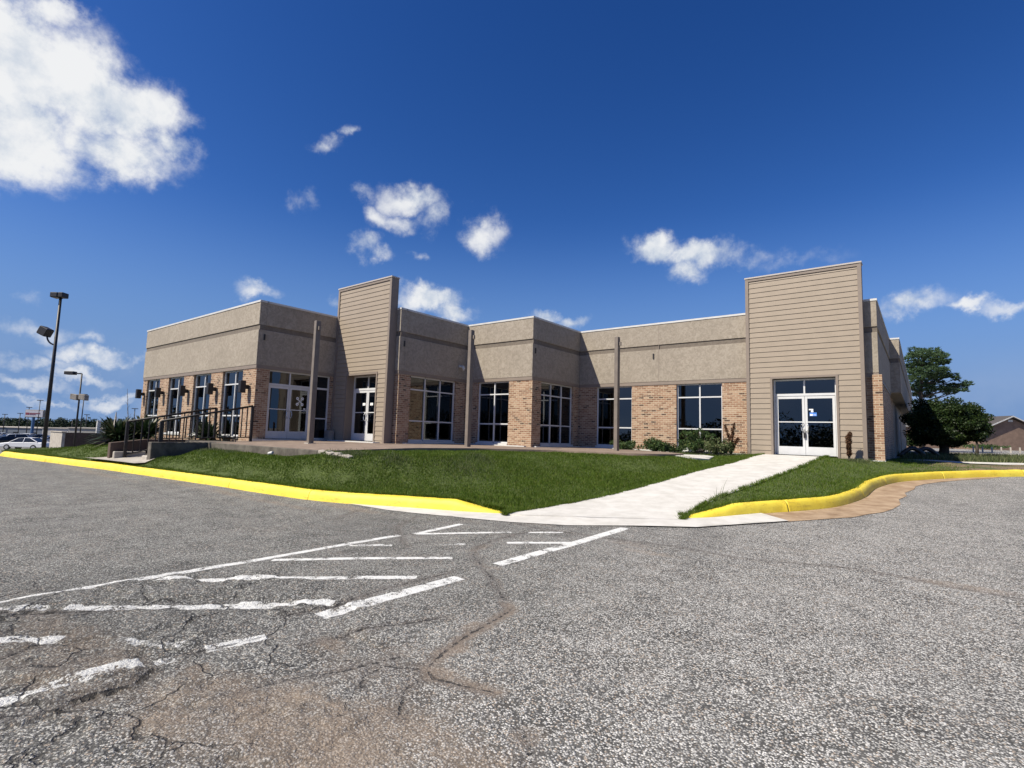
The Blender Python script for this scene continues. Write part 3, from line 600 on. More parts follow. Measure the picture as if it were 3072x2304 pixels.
# door sets --------------------------------------------------------
def door(ax, pl, a, b, rec, hinge_right, panes=True, decal=None):
    z0, z1 = Fz+.01, TR-.055; st = .075; d0, d1 = rec+.015, rec+.065; fr = MB()
    abox(fr, ax, pl, a, a+st, d0, d1, z0, z1); abox(fr, ax, pl, b-st, b, d0, d1, z0, z1)
    for zz, h in ((z0, .28), (z1-.09, .09)): abox(fr, ax, pl, a+st, b-st, d0+.002, d1-.002, zz, zz+h)
    abox(fr, ax, pl, a+st, b-st, d0+.004, d1-.004, 2.20, 2.235)
    dd = obj('entrance_door', fr, M['frame'], bd)
    g = MB(); abox(g, ax, pl, a+st, b-st, d0+.02, d0+.026, z0+.28, 2.20); abox(g, ax, pl, a+st, b-st, d0+.02, d0+.026, 2.235, z1-.09); obj('pane', g, M['glass'], dd)
    hx = a+.045 if hinge_right else b-.045; s = 1 if hinge_right else -1
    def P(u, d, z): return (u, pl+d, z) if ax == 'A' else (pl-d, u, z)
    h = MB(); h.tube([P(hx, d0+.01, 2.18), P(hx, d0-.05, 2.17), P(hx+s*.05, d0-.07, 2.12), P(hx+s*.06, d0-.07, 2.03), P(hx+s*.05, d0-.07, 1.94), P(hx, d0-.05, 1.89), P(hx, d0+.01, 1.88)], .013, 8); obj('handle', h, M['chrome'], dd, smooth=True)
    return dd, P
def storefront(ax, pl, a, b, rec, doors, verts, tverts, low=()):
    fr = MB(); fw = .05; z0, z1 = Fz, HD
    abox(fr, ax, pl, a, a+fw, rec, rec+.1, z0, z1); abox(fr, ax, pl, b-fw, b, rec, rec+.1, z0, z1)
    for v in verts: abox(fr, ax, pl, v-fw/2, v+fw/2, rec, rec+.1, z0, z1-fw)
    xs = [a+fw]+[q for v in verts for q in (v-fw/2, v+fw/2)]+[b-fw]
    for i in range(0, len(xs), 2):
        abox(fr, ax, pl, xs[i], xs[i+1], rec+.002, rec+.098, z1-fw, z1); abox(fr, ax, pl, xs[i], xs[i+1], rec+.002, rec+.098, TR-.05, TR+.03)
    for v in tverts: abox(fr, ax, pl, v-fw/2, v+fw/2, rec+.004, rec+.096, TR+.03, z1-fw)
    for (u0, u1) in low:
        abox(fr, ax, pl, u0, u1, rec+.002, rec+.098, z0, z0+fw); abox(fr, ax, pl, u0, u1, rec+.002, rec+.098, LO-.025, LO+.025)
    sf = obj('storefront_frame', fr, M['frame'], bd); g = MB()
    for i in range(0, len(xs), 2): abox(g, ax, pl, xs[i], xs[i+1], rec+.045, rec+.051, TR+.03, z1-fw)
    for (u0, u1) in low: abox(g, ax, pl, u0, u1, rec+.045, rec+.051, z0+fw, LO-.025); abox(g, ax, pl, u0, u1, rec+.045, rec+.051, LO+.025, TR-.05)
    obj('pane', g, M['glass'], sf)
storefront('B', -19.33, 9.88, 12.48, .12, None, [11.65], [10.76], low=[(11.675, 12.43)])
d1, P1 = door('B', -19.33, 9.935, 10.775, .12, False); d2, P2 = door('B', -19.33, 10.785, 11.62, .12, True)
dk = MB()
def disc(mb, c, r, ax='B', n=10, hole=0.):
    cx, u, z = c
    for k in range(n):
        a0, a1 = 2*math.pi*k/n, 2*math.pi*(k+1)/n; q = []
        for rr, an in ((hole, a0), (r, a0), (r, a1), (hole, a1)):
            q.append((cx, u+rr*math.cos(an), z+rr*math.sin(an)) if ax == 'B' else (u+rr*math.cos(an), cx, z+rr*math.sin(an)))
        mb.add(q, [(0, 1, 2, 3)])
cx = -19.33-.12-.028
for sx in (-1, 1):
    for sz in (-1, 1): disc(dk, (cx, 11.24+sx*.105, 2.57+sz*.115), .06, hole=.018); disc(dk, (cx, 11.24+sx*.055, 2.57+sz*.045), .03, hole=.012)
disc(dk, (cx, 11.24, 2.57), .035, hole=.012); obj('emblem_decal', dk, M['decal'], d2)
dk = MB(); dk.box(cx-.002, cx, 11.40, 11.50, 2.26, 2.31); obj('sticker', dk, M['decal'], d2)
dk = MB(); dk.box(cx-.002, cx, 11.78, 11.9, 2.25, 2.75); obj('notice', dk, M['blue'], bd)
# tower one (between the first two wings)
def tower(x0, x1, y0, y1, ops, top, recess, zb):
    sd = MB(); ct = .11; n0 = int((top-.2-zb)/.182); bx0, bx1 = x0+ct, x1-ct
    for i in range(n0+1):
        z0 = zb+i*.182; z1 = min(z0+.182, top-.14)
        if z1-z0 < .02: continue
        spans = [(bx0, bx1)] if z0 >= ops[2]+.02 else [(bx0, ops[0]-.07), (ops[1]+.07, bx1)]
        if z0 < ops[2]+.02 < z1: spans = [(bx0, ops[0]-.07), (ops[1]+.07, bx1)]; sd.add([(ops[0]-.07, y0+.016, ops[2]+.08), (ops[1]+.07, y0+.016, ops[2]+.08), (ops[1]+.07, y0+.018, z1), (ops[0]-.07, y0+.018, z1)], [(0, 1, 2, 3)])
        for a, b in spans:
            if b-a < .02: continue
            sd.add([(a, y0+.002, z0+.006), (b, y0+.002, z0+.006), (b, y0+.018, z1), (a, y0+.018, z1), (a, y0+.05, z0+.006), (b, y0+.05, z0+.006), (b, y0+.05, z1), (a, y0+.05, z1)],
                   [(0, 1, 2, 3), (0, 4, 5, 1), (3, 2, 6, 7), (0, 3, 7, 4), (1, 5, 6, 2), (4, 7, 6, 5)])
    obj('lap_siding', sd, M['siding'], bd)
    tm = MB(); yf = y0-.022
    tm.box(x0, x0+ct, yf, y0+.06, zb, top-.05); tm.box(x1-ct, x1, yf, y0+.06, zb, top-.05); tm.box(x0+ct, x1-ct, yf+.003, y0+.06, top-.15, top-.05)
    tm.box(ops[0]-.07, ops[0], yf+.006, y0+recess, Fz-.3, ops[2]+.07); tm.box(ops[1], ops[1]+.07, yf+.006, y0+recess, Fz-.3, ops[2]+.07); tm.box(ops[0], ops[1], yf+.009, y0+recess, ops[2], ops[2]+.07)
    obj('corner_trim', tm, M['trim'], bd)
    bk = MB(); bk.box(x0+.003, x1-.003, y0+.06, y1, ops[2]+.07, top-.05); bk.box(x0+.003, ops[0]-.07, y0+.06, y1, zb, ops[2]+.07); bk.box(ops[1]+.07, x1-.003, y0+.06, y1, zb, ops[2]+.07); obj('tower_side', bk, M['trim'], bd)
    cp = MB(); cp.box(x0-.02, x1+.02, yf-.02, y1+.02, top-.05, top); obj('tower_cap', cp, simple_cap, bd)
simple_cap = simple('tower_cap_metal', (.42, .38, .34), .5, 0, .05)
tower(-19.33, -15.85, 12.61, 12.94, (-18.4, -16.52, HD), 7.45, .46, .95)
storefront('A', 12.61, -18.4, -16.52, .34, None, [], [-17.46]); door('A', 12.61, -18.34, -17.465, .34, False); door('A', 12.61, -17.455, -16.58, .34, True)
for u_ in (-17.78, -17.3): dk = MB(); dk.box(u_, u_+.18, 12.61+.34+.03, 12.61+.34+.032, 2.50, 2.60); obj('sticker', dk, M['decal'], bd)
tower(-4.95, -1.40, 20.0, 20.37, (-4.1, -2.2, HD+.02), 7.45, .30, .85)
storefront('A', 20.0, -4.1, -2.2, .2, None, [], [-3.15]); dl, _ = door('A', 20.0, -4.04, -3.155, .2, False); dr2, _ = door('A', 20.0, -3.145, -2.26, .2, True)
yy = 20.0+.2+.033
for b_ in ((-3.03, -2.90, 2.62, 2.66), (-2.97, -2.90, 2.55, 2.61)): dk = MB(); dk.box(b_[0], b_[1], yy-.002, yy, b_[2], b_[3]); obj('sticker', dk, M['decal'], dr2)
dk = MB(); dk.box(-3.01, -2.80, yy-.002, yy, 2.42, 2.54); obj('hours_sign', dk, M['blue'], dr2)
dk = MB(); dk.box(-3.0, -2.92, yy-.004, yy-.002, 2.43, 2.49); dk.box(-2.91, -2.82, yy-.004, yy-.002, 2.45, 2.465); obj('sign_text', dk, M['decal'], dr2)
lk = MB(); lk.box(-3.2, -3.13, 20.0+.2-.05, 20.0+.2+.01, 1.68, 1.86); lk.tube([(-3.18,20.16,1.86),(-3.18,20.16,1.97),(-3.15,20.16,1.97),(-3.15,20.16,1.86)], .008, 6); obj('lock_box', lk, M['black'], dr2)
# wall lights, boxes, vents
for x in (-30.78, -28.22, -25.4, -22.62, -19.87):
    s = MB(); s.box(x-.1, x+.1, 9.33-.30, 9.33-.10, 2.77, 3.22); sc = obj('wall_sconce', s, M['black'], bd, bevel=.01)
    b_ = MB(); b_.box(x-.04, x+.04, 9.33-.10, 9.33+.04, 2.92, 3.07); obj('bracket', b_, M['black'], sc)
s = MB(); s.box(-31.28, -30.99, 10.3, 10.55, 4.55, 4.85); obj('wall_light', s, M['black'], bd, bevel=.02)
for ax, pl, u in (('B', -19.33, 9.56), ('B', -15.63, 13.16), ('B', -12.1, 16.9), ('A', 20.37, -8.62)):
    s = MB(); abox(s, ax, pl, u-.025, u+.025, -.03, .02, 4.76, 4.98); obj('anchor_bracket', s, M['black'], bd)
s = MB(); s.box(-15.63, -15.5, 16.2, 16.32, 4.3, 4.4); c_ = obj('security_camera', s, M['cap'], bd, bevel=.02)
s = MB(); s.tube([(-15.5, 16.26, 4.36), (-15.42, 16.26, 4.33), (-15.38, 16.26, 4.25), (-15.38, 16.26, 4.17)], [.04, .06, .065, .03], 12); obj('dome', s, M['cap'], c_, smooth=True)
s = MB(); s.box(-8.405, -8.385, 20.366, 20.40, SB+.01, TP-.1); obj('expansion_joint', s, M['trim'], bd)
s = MB(); s.box(-19.3, -19.0, 12.30, 12.57, 1.09, 1.46)
tag(obj('utility_box', s, M['skin_conc'], None, bevel=.01), 'small pale utility box on the ground between glass door and recessed tower entrance', 'box')
# foundation ledge (pale concrete line along the wall foot)
for bx_ in ((-19.33, -19.18, 9.3, 12.6, .85, 1.085), (-19.1, -16.1, 12.3, 12.6, .85, 1.083), (-15.63, -15.48, 13.3, 16.6, .85, 1.083), (-15.4, -12.3, 16.57, 16.72, .85, 1.083), (-12.1, -11.95, 16.9, 20.3, .85, 1.083), (-11.9, -5.1, 20.22, 20.37, .85, 1.07), (-1.4, -.95, 20.2, 20.37, .7, 1.03)):
    fl = MB(); fl.box(*bx_); obj('foundation_ledge', fl, M['cap'], bd)

# free-standing posts on the patio
def posts():
    spec = [((-16.05, 9.72), 'tan steel post nearest the emblem glass doors of the left wing'), ((-12.5, 13.55), 'tan steel post standing at the inner corner beside the middle wing window'), ((-8.66, 17.2), 'tan steel post standing among shrubs before the right hand brick wall')]
    for (x, y), lb in spec:
        r = thing('canopy_post', lb, 'post', (x, y, 1.03), 0, 'free standing posts on the patio')
        q = MB(); q.box(-.07, .07, -.09, .09, .0, 4.12); obj('shaft', q, M['post'], r, True, bevel=.008)
        q = MB(); q.box(.07, .15, -.03, .03, 3.8, 3.93); obj('bracket', q, M['post'], r, True)
        q = MB(); q.box(-.12, .12, -.14, .14, -.03, .012); obj('base_plate', q, M['oldwalk'], r, True)
posts()

# ------------------------------------------------------------------ steps, cheek wall, planter wall, handrails
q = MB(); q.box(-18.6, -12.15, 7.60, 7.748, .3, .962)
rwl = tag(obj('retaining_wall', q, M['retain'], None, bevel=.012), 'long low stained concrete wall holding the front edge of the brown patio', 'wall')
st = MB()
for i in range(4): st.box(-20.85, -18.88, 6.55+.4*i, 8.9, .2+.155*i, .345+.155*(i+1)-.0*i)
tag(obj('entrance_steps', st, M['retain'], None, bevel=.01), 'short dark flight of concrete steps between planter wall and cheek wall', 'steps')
q = MB(); q.box(-18.88, -18.62, 5.98, 7.9, .15, .962); tag(obj('cheek_wall', q, M['retain'], None, bevel=.015), 'stained concrete wall in shade-darkened colour with pale end beside the steps', 'wall')
q = MB(); q.box(-19.35, -18.885, 5.98, 6.3, .15, .53); tag(obj('stone_block', q, M['oldwalk'], None, bevel=.03), 'low pale stone block at the foot of the stained shade-darkened wall', 'block')
q = MB(); pts = [(5.62, .15), (5.62, .86), (6.6, .985), (9.1, .985), (9.1, .15)]
q.v = [(x, a, b) for x in (-21.35, -21.12) for a, b in pts]; q.f = [tuple(range(5)), tuple(range(5, 10))[::-1]]+[(i, (i+1) % 5, 5+(i+1) % 5, 5+i) for i in range(5)]
tag(obj('planter_wall', q, M['brownwall'], None, bevel=.015), 'brown planter wall with sloped pale end in front of the yucca', 'wall')
q = MB(); q.box(-21.12, -20.95, 5.7, 6.6, .15, .58); tag(obj('stone_block', q, M['oldwalk'], None, bevel=.02), 'long low stone kerb block under the brown planter wall', 'block')
def handrail(x, y0, y1, zb0, zb1, zt0, zt1, lab, n):
    r = thing('handrail', lab, 'handrail', (x, y0, zb0), 0, 'black handrails of the steps'); L = y1-y0
    up = lambda y: (zt0+(zt1-zt0)*y/L)-zb0; lw = lambda y: (zb0+(zb1-zb0)*y/L)-zb0
    q = MB(); q.tube([(0, 0, up(0)), (0, L, up(L))], .036, 8); obj('top_rail', q, M['rail'], r, True, True)
    q = MB(); q.tube([(0, .03, lw(0)+.13), (0, L-.03, lw(L)+.13)], .018, 6); obj('bottom_rail', q, M['rail'], r, True, True)
    for y in (0, L): q = MB(); q.box(-.04, .04, y-.04, y+.04, lw(y)-.02, up(y)); obj('post', q, M['rail'], r, True)
    for i in range(1, n):
        y = L*i/n; q = MB(); q.box(-.015, .015, y-.015, y+.015, lw(y)+.13, up(y)); obj('baluster', q, M['rail'], r, True)
handrail(-20.9, 5.98, 8.73, .36, .97, 1.57, 2.18, 'black handrail along the far planter side of the steps, ending in a thick post', 13)
handrail(-18.75, 6.25, 9.05, .94, 1.02, 1.61, 2.25, 'black baluster handrail on the near side ending at the brick corner', 16)
q = MB(); q.tube([(0,0,0),(.0,0,.02),(.0,0,.13),(0,0,.14)], [.035,.04,.05,.045], 12)
cup = obj('foam_cup', q, M['cap'], None, smooth=True); cup.location = (-14.15, 7.35, .80); cup.rotation_euler = (0, 1.4, .4); tag(cup, 'white foam cup lying on the grass below the patio edge', 'litter')
br = MB()
for i in range(9):
    a = rng.uniform(0, 6.28); br.obox((-12.05+.13*i, 7.70+rng.uniform(-.04, .04), .915-.01*i+rng.uniform(-.02, .01)), (.1, rng.uniform(-.02, .02), rng.uniform(-.02, .02)), (0, .07, .01), (0, 0, .05))
tag(obj('broken_edging', br, M['oldwalk'], None, bevel=.012), 'crumbled concrete edging at the right end of the patio wall', 'rubble')

# ------------------------------------------------------------------ vegetation
def blades(pts, h, wd, lean, name, mt, seg=1, **kw):
    n = len(pts); an = rng.uniform(0, 2*np.pi, n); hh = h*rng.uniform(.55, 1.25, n); ln = lean*rng.uniform(.1, 1, n)*hh; la = rng.uniform(0, 2*np.pi, n)
    wx, wy = np.cos(an)*wd/2, np.sin(an)*wd/2; z = pts[:, 2]
    a = np.column_stack([pts[:, 0]-wx, pts[:, 1]-wy, z-.01]); b = np.column_stack([pts[:, 0]+wx, pts[:, 1]+wy, z-.01]); c = np.column_stack([pts[:, 0]+ln*np.cos(la), pts[:, 1]+ln*np.sin(la), z+hh])
    V = np.stack([a, b, c], 1).reshape(-1, 3); F = np.arange(3*n).reshape(-1, 3); return npobj(name, V, F, mt, **kw)
def scatter(poly, holes, n, dens=None):
    P = np.array(poly); x = rng.uniform(P[:, 0].min(), P[:, 0].max(), n); y = rng.uniform(P[:, 1].min(), P[:, 1].max(), n); k = pip(x, y, poly)
    for h in holes: k &= ~pip(x, y, h)
    if dens is not None: k &= rng.uniform(0, 1, n) < dens(x, y)
    return x[k], y[k]
bl_poly = [(-30.9,9.3),(-19.2,9.3),(-19.2,12.6),(-15.6,12.8),(-15.6,16.7),(-12.1,16.7),(-12.1,20.3),(-4.4,20.3),(-4.4,23),(-35,23)]
STEPS = [(-21.4,5.6),(-18.6,5.6),(-18.6,8.9),(-21.4,8.9)]
x, y = scatter(LAWN1, [PATIO, bl_poly, STEPS, [(-22.0,5.18),(-18.4,5.52),(-18.7,6.7),(-20.9,6.7),(-21.3,5.75)]], 1300000, lambda x, y: np.clip(14/np.hypot(x, y), .12, 1)**1.5)
x2, y2 = scatter(LAWN2, [SIDEW, [(-5,20),(-.9,20.2),(-.9,40),(-5,40)]], 380000, lambda x, y: np.clip(14/np.hypot(x, y), .1, 1)**1.5*np.clip(1-(x+.2)*.6*(y > 16)-(y > 23.5)*.75, .04, 1))
x = np.concatenate([x, x2]); y = np.concatenate([y, y2]); print('blades', len(x))
patch = .5+.5*np.sin(x*1.3+1.1*np.sin(y*1.1))*np.sin(y*1.7+x*.5)
o = blades(np.column_stack([x, y, lawnn(x, y)]), .045*(.75+.6*patch), .015, .9, 'grass', M['grass']); tag(o, 'short green lawn grass on the sloped island', 'grass', kind='stuff')
# ragged grass along the kerb and walk edges
ex = []
for ln_, dof, n_ in ((smoothline(WL, 20), .0, 9000), (smoothline(WR, 20), .0, 9000), (offset(LCs, .23), 0, 16000), (offset(RCs, .23), 0, 9000)):
    j = rng.integers(0, len(ln_)-1, n_); u_ = rng.uniform(0, 1, (n_, 1)); p_ = ln_[j]*(1-u_)+ln_[j+1]*u_+rng.normal(0, .022, (n_, 2)); kk_ = np.sin(p_[:, 0]*7+p_[:, 1]*5)+np.sin(p_[:, 0]*19-p_[:, 1]*13) > rng.uniform(-2, 1.6, n_); ex.append(p_[kk_ & (p_[:, 1] < 20)])
ex = np.vstack(ex); o = blades(np.column_stack([ex, lawn(ex[:, 0], ex[:, 1])+.01]), .075, .012, 1.3, 'grass', M['grass']); tag(o, 'ragged overhanging grass fringe at the kerb and walk edges', 'grass', kind='stuff')
# patches of taller grass
tx = []; 
for cx_, cy_, rr, n in [(-11.3,7.9,.7,900),(-9.0,9.6,.8,700),(-9.4,10.6,.6,500),(-17.6,7.5,.7,900),(-16.2,7.4,.5,400),(-5.3,19.4,.6,700),(-6.6,19.3,.8,900),(-1.6,19.6,.5,600),(-10.2,8.4,.5,500)]:
    a = rng.normal(0, rr*.45, (n, 2))+(cx_, cy_); tx.append(a)
tx = np.vstack(tx); o = blades(np.column_stack([tx, lawnn(tx[:, 0], tx[:, 1])]), .10, .012, 1.2, 'tall_grass', M['weed']); tag(o, 'longer pale grass tufts scattered over the lawn', 'grass', kind='stuff')
# weeds on the right verge
wx_, wy_ = scatter([(-.8,26.8),(10,28.2),(14,33),(-.8,33)], [], 16000); a1 = np.column_stack([wx_, wy_, lawnn(wx_, wy_)])
wx2, wy2 = scatter([(-1.3,38.2),(-.9,35.7),(1.5,34.8),(9,38.2),(22,45.2),(25,51),(10,45.5),(3,42.7)], [], 40000); a2 = np.column_stack([wx2, wy2, asph(wx2, wy2)+.1])
o = blades(np.vstack([a1, a2]), .22, .035, .8, 'weeds', M['weed']); tag(o, 'straggly dry weeds beyond the far sidewalk', 'weeds', kind='stuff')
def leaves(centres, radii, n, size, flat=1., shell=.0):   # triangles through ellipsoids
    V = []
    for c, r in zip(centres, radii):
        k = max(4, int(n*(r[0]*r[1]+r[1]*r[2])**1.0)); d = rng.normal(0, 1, (k, 3)); d /= np.linalg.norm(d, axis=1)[:, None]; rad = rng.uniform(shell, 1, k)**.45
        p = np.array(c)+d*rad[:, None]*np.array(r); e1 = rng.normal(0, 1, (k, 3)); e1 /= np.linalg.norm(e1, axis=1)[:, None]; e2 = rng.normal(0, 1, (k, 3)); e2[:, 2] *= flat; e2 /= np.linalg.norm(e2, axis=1)[:, None]
        s = size*rng.uniform(.6, 1.3, k)[:, None]; V.append(np.stack([p-e1*s*.5, p+e1*s*.5, p+e2*s], 1))
    V = np.concatenate(V).reshape(-1, 3); return V, np.arange(len(V)).reshape(-1, 3)
def needles(centres, radii, n, size):
    V = []
    for c, r in zip(centres, radii):
        k = int(n*r[0]*r[1]); tuft = rng.normal(0, 1, (max(3, k//14), 3)); tuft /= np.linalg.norm(tuft, axis=1)[:, None]; tuft *= rng.uniform(.35, 1, (len(tuft), 1))**.5
        tc = np.array(c)+tuft*np.array(r); j = rng.integers(0, len(tc), k); d = rng.normal(0, 1, (k, 3)); d[:, 2] = np.abs(d[:, 2])*.8+.1; d /= np.linalg.norm(d, axis=1)[:, None]
        p = tc[j]; s = size*rng.uniform(.6, 1.2, (k, 1)); sd = np.cross(d, rng.normal(0, 1, (k, 3))); sd /= np.linalg.norm(sd, axis=1)[:, None]
        V.append(np.stack([p-sd*.035, p+sd*.035, p+d*s], 1))
    V = np.concatenate(V).reshape(-1, 3); return V, np.arange(len(V)).reshape(-1, 3)
# tall pine behind the building
pb = D(2765, 1345, 50); pb[2] = float(asph(pb[0], pb[1])); pine = thing('pine_tree', 'tall pine with layered spreading limbs behind the round tree', 'tree', pb)
kk = 50/FPX; pads = [(2775,1062,42,14),(2745,1075,30,14),(2810,1070,30,12),(2790,1088,55,12),(2750,1100,36,12),(2825,1070,16,8),(2835,1064,12,7),(2740,1120,25,10),(2785,1112,50,11),(2822,1108,20,9),(2770,1132,40,10),(2815,1128,35,9),(2850,1126,24,10),(2745,1150,22,10),(2790,1148,40,9),(2862,1138,14,7),
 (2730,1095,14,10),(2765,1165,40,11),(2815,1165,25,9),(2850,1160,30,9),(2890,1152,25,9),(2908,1150,12,7),(2860,1172,30,7),(2740,1180,22,9),(2775,1185,25,7),(2735,1205,18,8),(2720,1110,14,9),(2740,1225,15,7),(2730,1160,15,8),(2890,1168,14,5),(2755,1053,20,8),(2800,1050,18,7)]
pc = []; pr_ = []; tk = MB(); base = Vector((0, 0, 0)); tr_ = [(0, 0, 0)]+[tuple(D(2765-3*math.sin(i*1.1), yy_, 50)-pb) for i, yy_ in enumerate((1290, 1230, 1180, 1130, 1085, 1060))]
tk.tube(tr_, [.26,.22,.19,.16,.12,.08,.04], 8)
for (x_, y_, rx, ry) in pads:
    dd = rng.uniform(-1, 1)*1.6*(rx/30); c = D(x_, y_, 50+dd); pc.append(c-pb); pr_.append((rx*kk, rx*kk*.9, ry*kk)); pc.append(c-pb+np.array([rng.uniform(-.5, .5), rng.uniform(-2, 2), -.1])); pr_.append((rx*kk*.7, rx*kk*.7, ry*kk*.9))
    s0 = D(2766, min(1290, y_+22+abs(x_-2765)*.12), 50)-pb; mid_ = (s0+c-pb)/2+np.array([0, 0, -.12]); lm = MB(); tk.tube([tuple(s0), tuple(mid_), tuple(c-pb)], [.07, .05, .02], 5)
obj('trunk', tk, M['bark'], pine, True, True); V, F = needles(pc, pr_, 1050, .24); npobj('crown', V, F, M['pine'], pine)
# round tree
rbp = D(2832, 1373, 29); rbp[2] = float(asph(rbp[0], rbp[1]))+.08; rt = thing('round_tree', 'dense dark green round crowned tree right of the building', 'tree', rbp)
tk = MB(); tk.tube([(0,0,0),(.03,0,.4),(0,.05,1.1)], [.26,.22,.2], 9)
for a in range(7): tk.tube([(0,0,.8),(.6*math.cos(a*.9),.6*math.sin(a*.9),1.7),(1.2*math.cos(a*.9+.2),1.2*math.sin(a*.9),2.6)], [.1,.07,.03], 6)
obj('trunk', tk, M['bark'], rt, True, True)
k2 = 29/FPX; cc = []; rr_ = []
core = D(2836, 1278, 29)-rbp
for i in range(150):
    d = rng.normal(0, 1, 3); d /= np.linalg.norm(d); f_ = rng.uniform(.62, 1)
    p = core+d*np.array([1.82, 1.7, 1.58])*f_
    if p[2] < .75: p[2] = .75+rng.uniform(0, .3)
    s = rng.uniform(.22, .42); cc.append(p); rr_.append((s*1.25, s*1.25, s*.75))
for x_, y_, r_ in ((2925,1250,.42),(2940,1275,.38),(2915,1225,.4),(2948,1262,.22),(2735,1300,.4),(2740,1260,.35)): cc.append(D(x_, y_, 29.5)-rbp); rr_.append((r_, r_, r_*.7))
cc.append(core); rr_.append((1.45, 1.4, 1.25))
V, F = leaves(cc, rr_, 1050, .10); npobj('crown', V, F, M['round'], rt)
# smaller trees behind
def bushy(name, lab, px, dep, rx, ry, n=14, mt='round', trunk=True, cat='tree', grp=None, size=.16, dens=500):
    b = D(px[0], px[1], dep); b[2] = float(asph(b[0], b[1])); q = thing(name, lab, cat, b, 0, grp); kx = dep/FPX
    if trunk: tk = MB(); tk.tube([(0,0,-.1),(.05,0,ry*kx*.8),(0,0,ry*kx*1.4)], [.14,.1,.05], 6); obj('trunk', tk, M['bark'], q, True, True)
    c0 = D(px[0], px[2], dep)-b; cs = [c0]; rs = [(rx*kx*.7, rx*kx*.6, ry*kx*.7)]
    for i in range(n):
        d = rng.normal(0, 1, 3); d /= np.linalg.norm(d); cs.append(c0+d*np.array([rx*kx, rx*kx, ry*kx])*.75); s = rng.uniform(.25, .45)*ry*kx; rs.append((s*1.3, s*1.3, s))
    V, F = leaves(cs, rs, dens, size); npobj('crown', V, F, M[mt], q); return q
bushy('small_tree', 'dark evergreen peeking out at the right of the round tree near the brick house', (2930,1345,1292), 44, 26, 30, 22, dens=360, size=.14)
bushy('small_tree', 'low dark tree between the round tree and the rear corner', (2745,1350,1318), 60, 26, 26, 10, dens=260, size=.22)
bushy('hedge', 'low scrubby hedge in front of the brick house', (2955,1350,1340), 60, 75, 9, 24, 'shrub', False, 'hedge', dens=160, size=.18)
# shrubs by the brick wall
def shrub(lab, cx, cy, r, h, n, mt='shrub', name='shrub', size=.06, dens=1700):
    z = 1.05; q = thing(name, lab, 'shrub', (cx, cy, z), 0, 'shrubs against the right hand wall'); sm_ = MB(); cs = []; rs = []
    for i in range(n):
        a = rng.uniform(0, 6.28); rr = r*rng.uniform(.2, 1); p = (rr*math.cos(a), rr*.6*math.sin(a), h*rng.uniform(.3, 1)*(1-.35*rr/r)); sm_.tube([(p[0]*.2, p[1]*.2, -.03), (p[0]*.6, p[1]*.6, p[2]*.5), p], [.012, .009, .004], 4); cs.append(p); s = rng.uniform(.08, .16); rs.append((s*1.2, s*1.2, s)); cs.append((p[0]*.7, p[1]*.7, p[2]*.55)); rs.append((s, s, s))
    obj('stems', sm_, M['twig'], q, True); V, F = leaves(cs, rs, dens, size); npobj('foliage', V, F, M[mt], q)
shrub('dark low shrub at the foot of the third post', -9.35, 19.6, .75, .42, 22)
shrub('rounded reddish green shrub below the brick pier between windows', -8.25, 19.6, .55, .48, 22)
shrub('leafy tall green shrub in front of the lit right window', -6.55, 19.5, .75, .95, 40)
shrub('low dark shrub left of the tall leafy one', -7.5, 19.5, .5, .3, 14)
shrub('pale yellow green weeds beside the dead plant', -5.75, 19.3, .5, .5, 26, 'weed')
def deadplant(lab, x, y, h, stems, dens):
    q = thing('dead_plant', lab, 'plant', (x, y, 1.02), 0); sm_ = MB(); cs = []; rs = []
    for (dx, hh) in stems:
        sm_.tube([(0, 0, -.05), (dx*.3, .02, hh*.5), (dx, 0, hh)], [.03, .022, .008], 5)
        for k in range(9): u = .25+.75*k/8; cs.append((dx*u*u, rng.uniform(-.03, .03), hh*u)); rs.append((.055, .055, .07))
    obj('stems', sm_, M['bark'], q, True); V, F = leaves(cs, rs, dens, .05); npobj('foliage', V, F, M['dead'], q)
deadplant('dead brown forked plant left of the tall siding tower', -5.35, 19.45, 1.02, [(-.2, 1.0), (.1, 1.05), (.22, .55), (-.02, .6)], 9000)
deadplant('dead brown upright conifer right of the white double doors', -1.85, 19.55, .78, [(-.04, .7), (.04, .82), (.0, .75)], 16000)
# yucca and bare sapling by the steps
def yucca(lab, x, y, z, n, ln, name='yucca'):
    q = thing(name, lab, 'plant', (x, y, z), 0); V = []; F = []
    for i in range(n):
        a = rng.uniform(0, 6.28); el = rng.uniform(-.1, 1.35); L_ = ln*rng.uniform(.6, 1.1); hx = rng.uniform(-.3, .3); b = Vector((math.cos(a)*.12+hx, math.sin(a)*.12, rng.uniform(0, .35))); d = Vector((math.cos(a)*math.cos(el), math.sin(a)*math.cos(el), math.sin(el))); s = Vector((-math.sin(a), math.cos(a), 0)); k = len(V)
        for u, wv in ((0, .03), (.45, .042), (.8, .026), (1, .001)):
            p = b+d*L_*u-Vector((0, 0, .28*L_*u*u)); V += [tuple(p-s*wv), tuple(p+s*wv)]
        for j in range(3): F.append((k+2*j, k+2*j+1, k+2*j+3, k+2*j+2))
    mb = MB(); mb.v = V; mb.f = F; obj('leaves', mb, M['yucca'], q, True)
    t_ = MB(); t_.tube([(0,0,-.1),(0,0,.3)], [.09,.06], 7); obj('trunk', t_, M['bark'], q, True)
ya, yb = D(352, 1312, 21.3), D(432, 1308, 21.6)
yucca('spiky dark yucca spilling over the left end of the planter wall', ya[0], ya[1], .75, 420, 1.1)
yucca('taller spiky yucca against the leftmost brick window', yb[0], yb[1], .85, 380, 1.15)
yucca('small spiky yucca by the second window behind the handrail', -21.5, 8.75, .95, 160, .8)
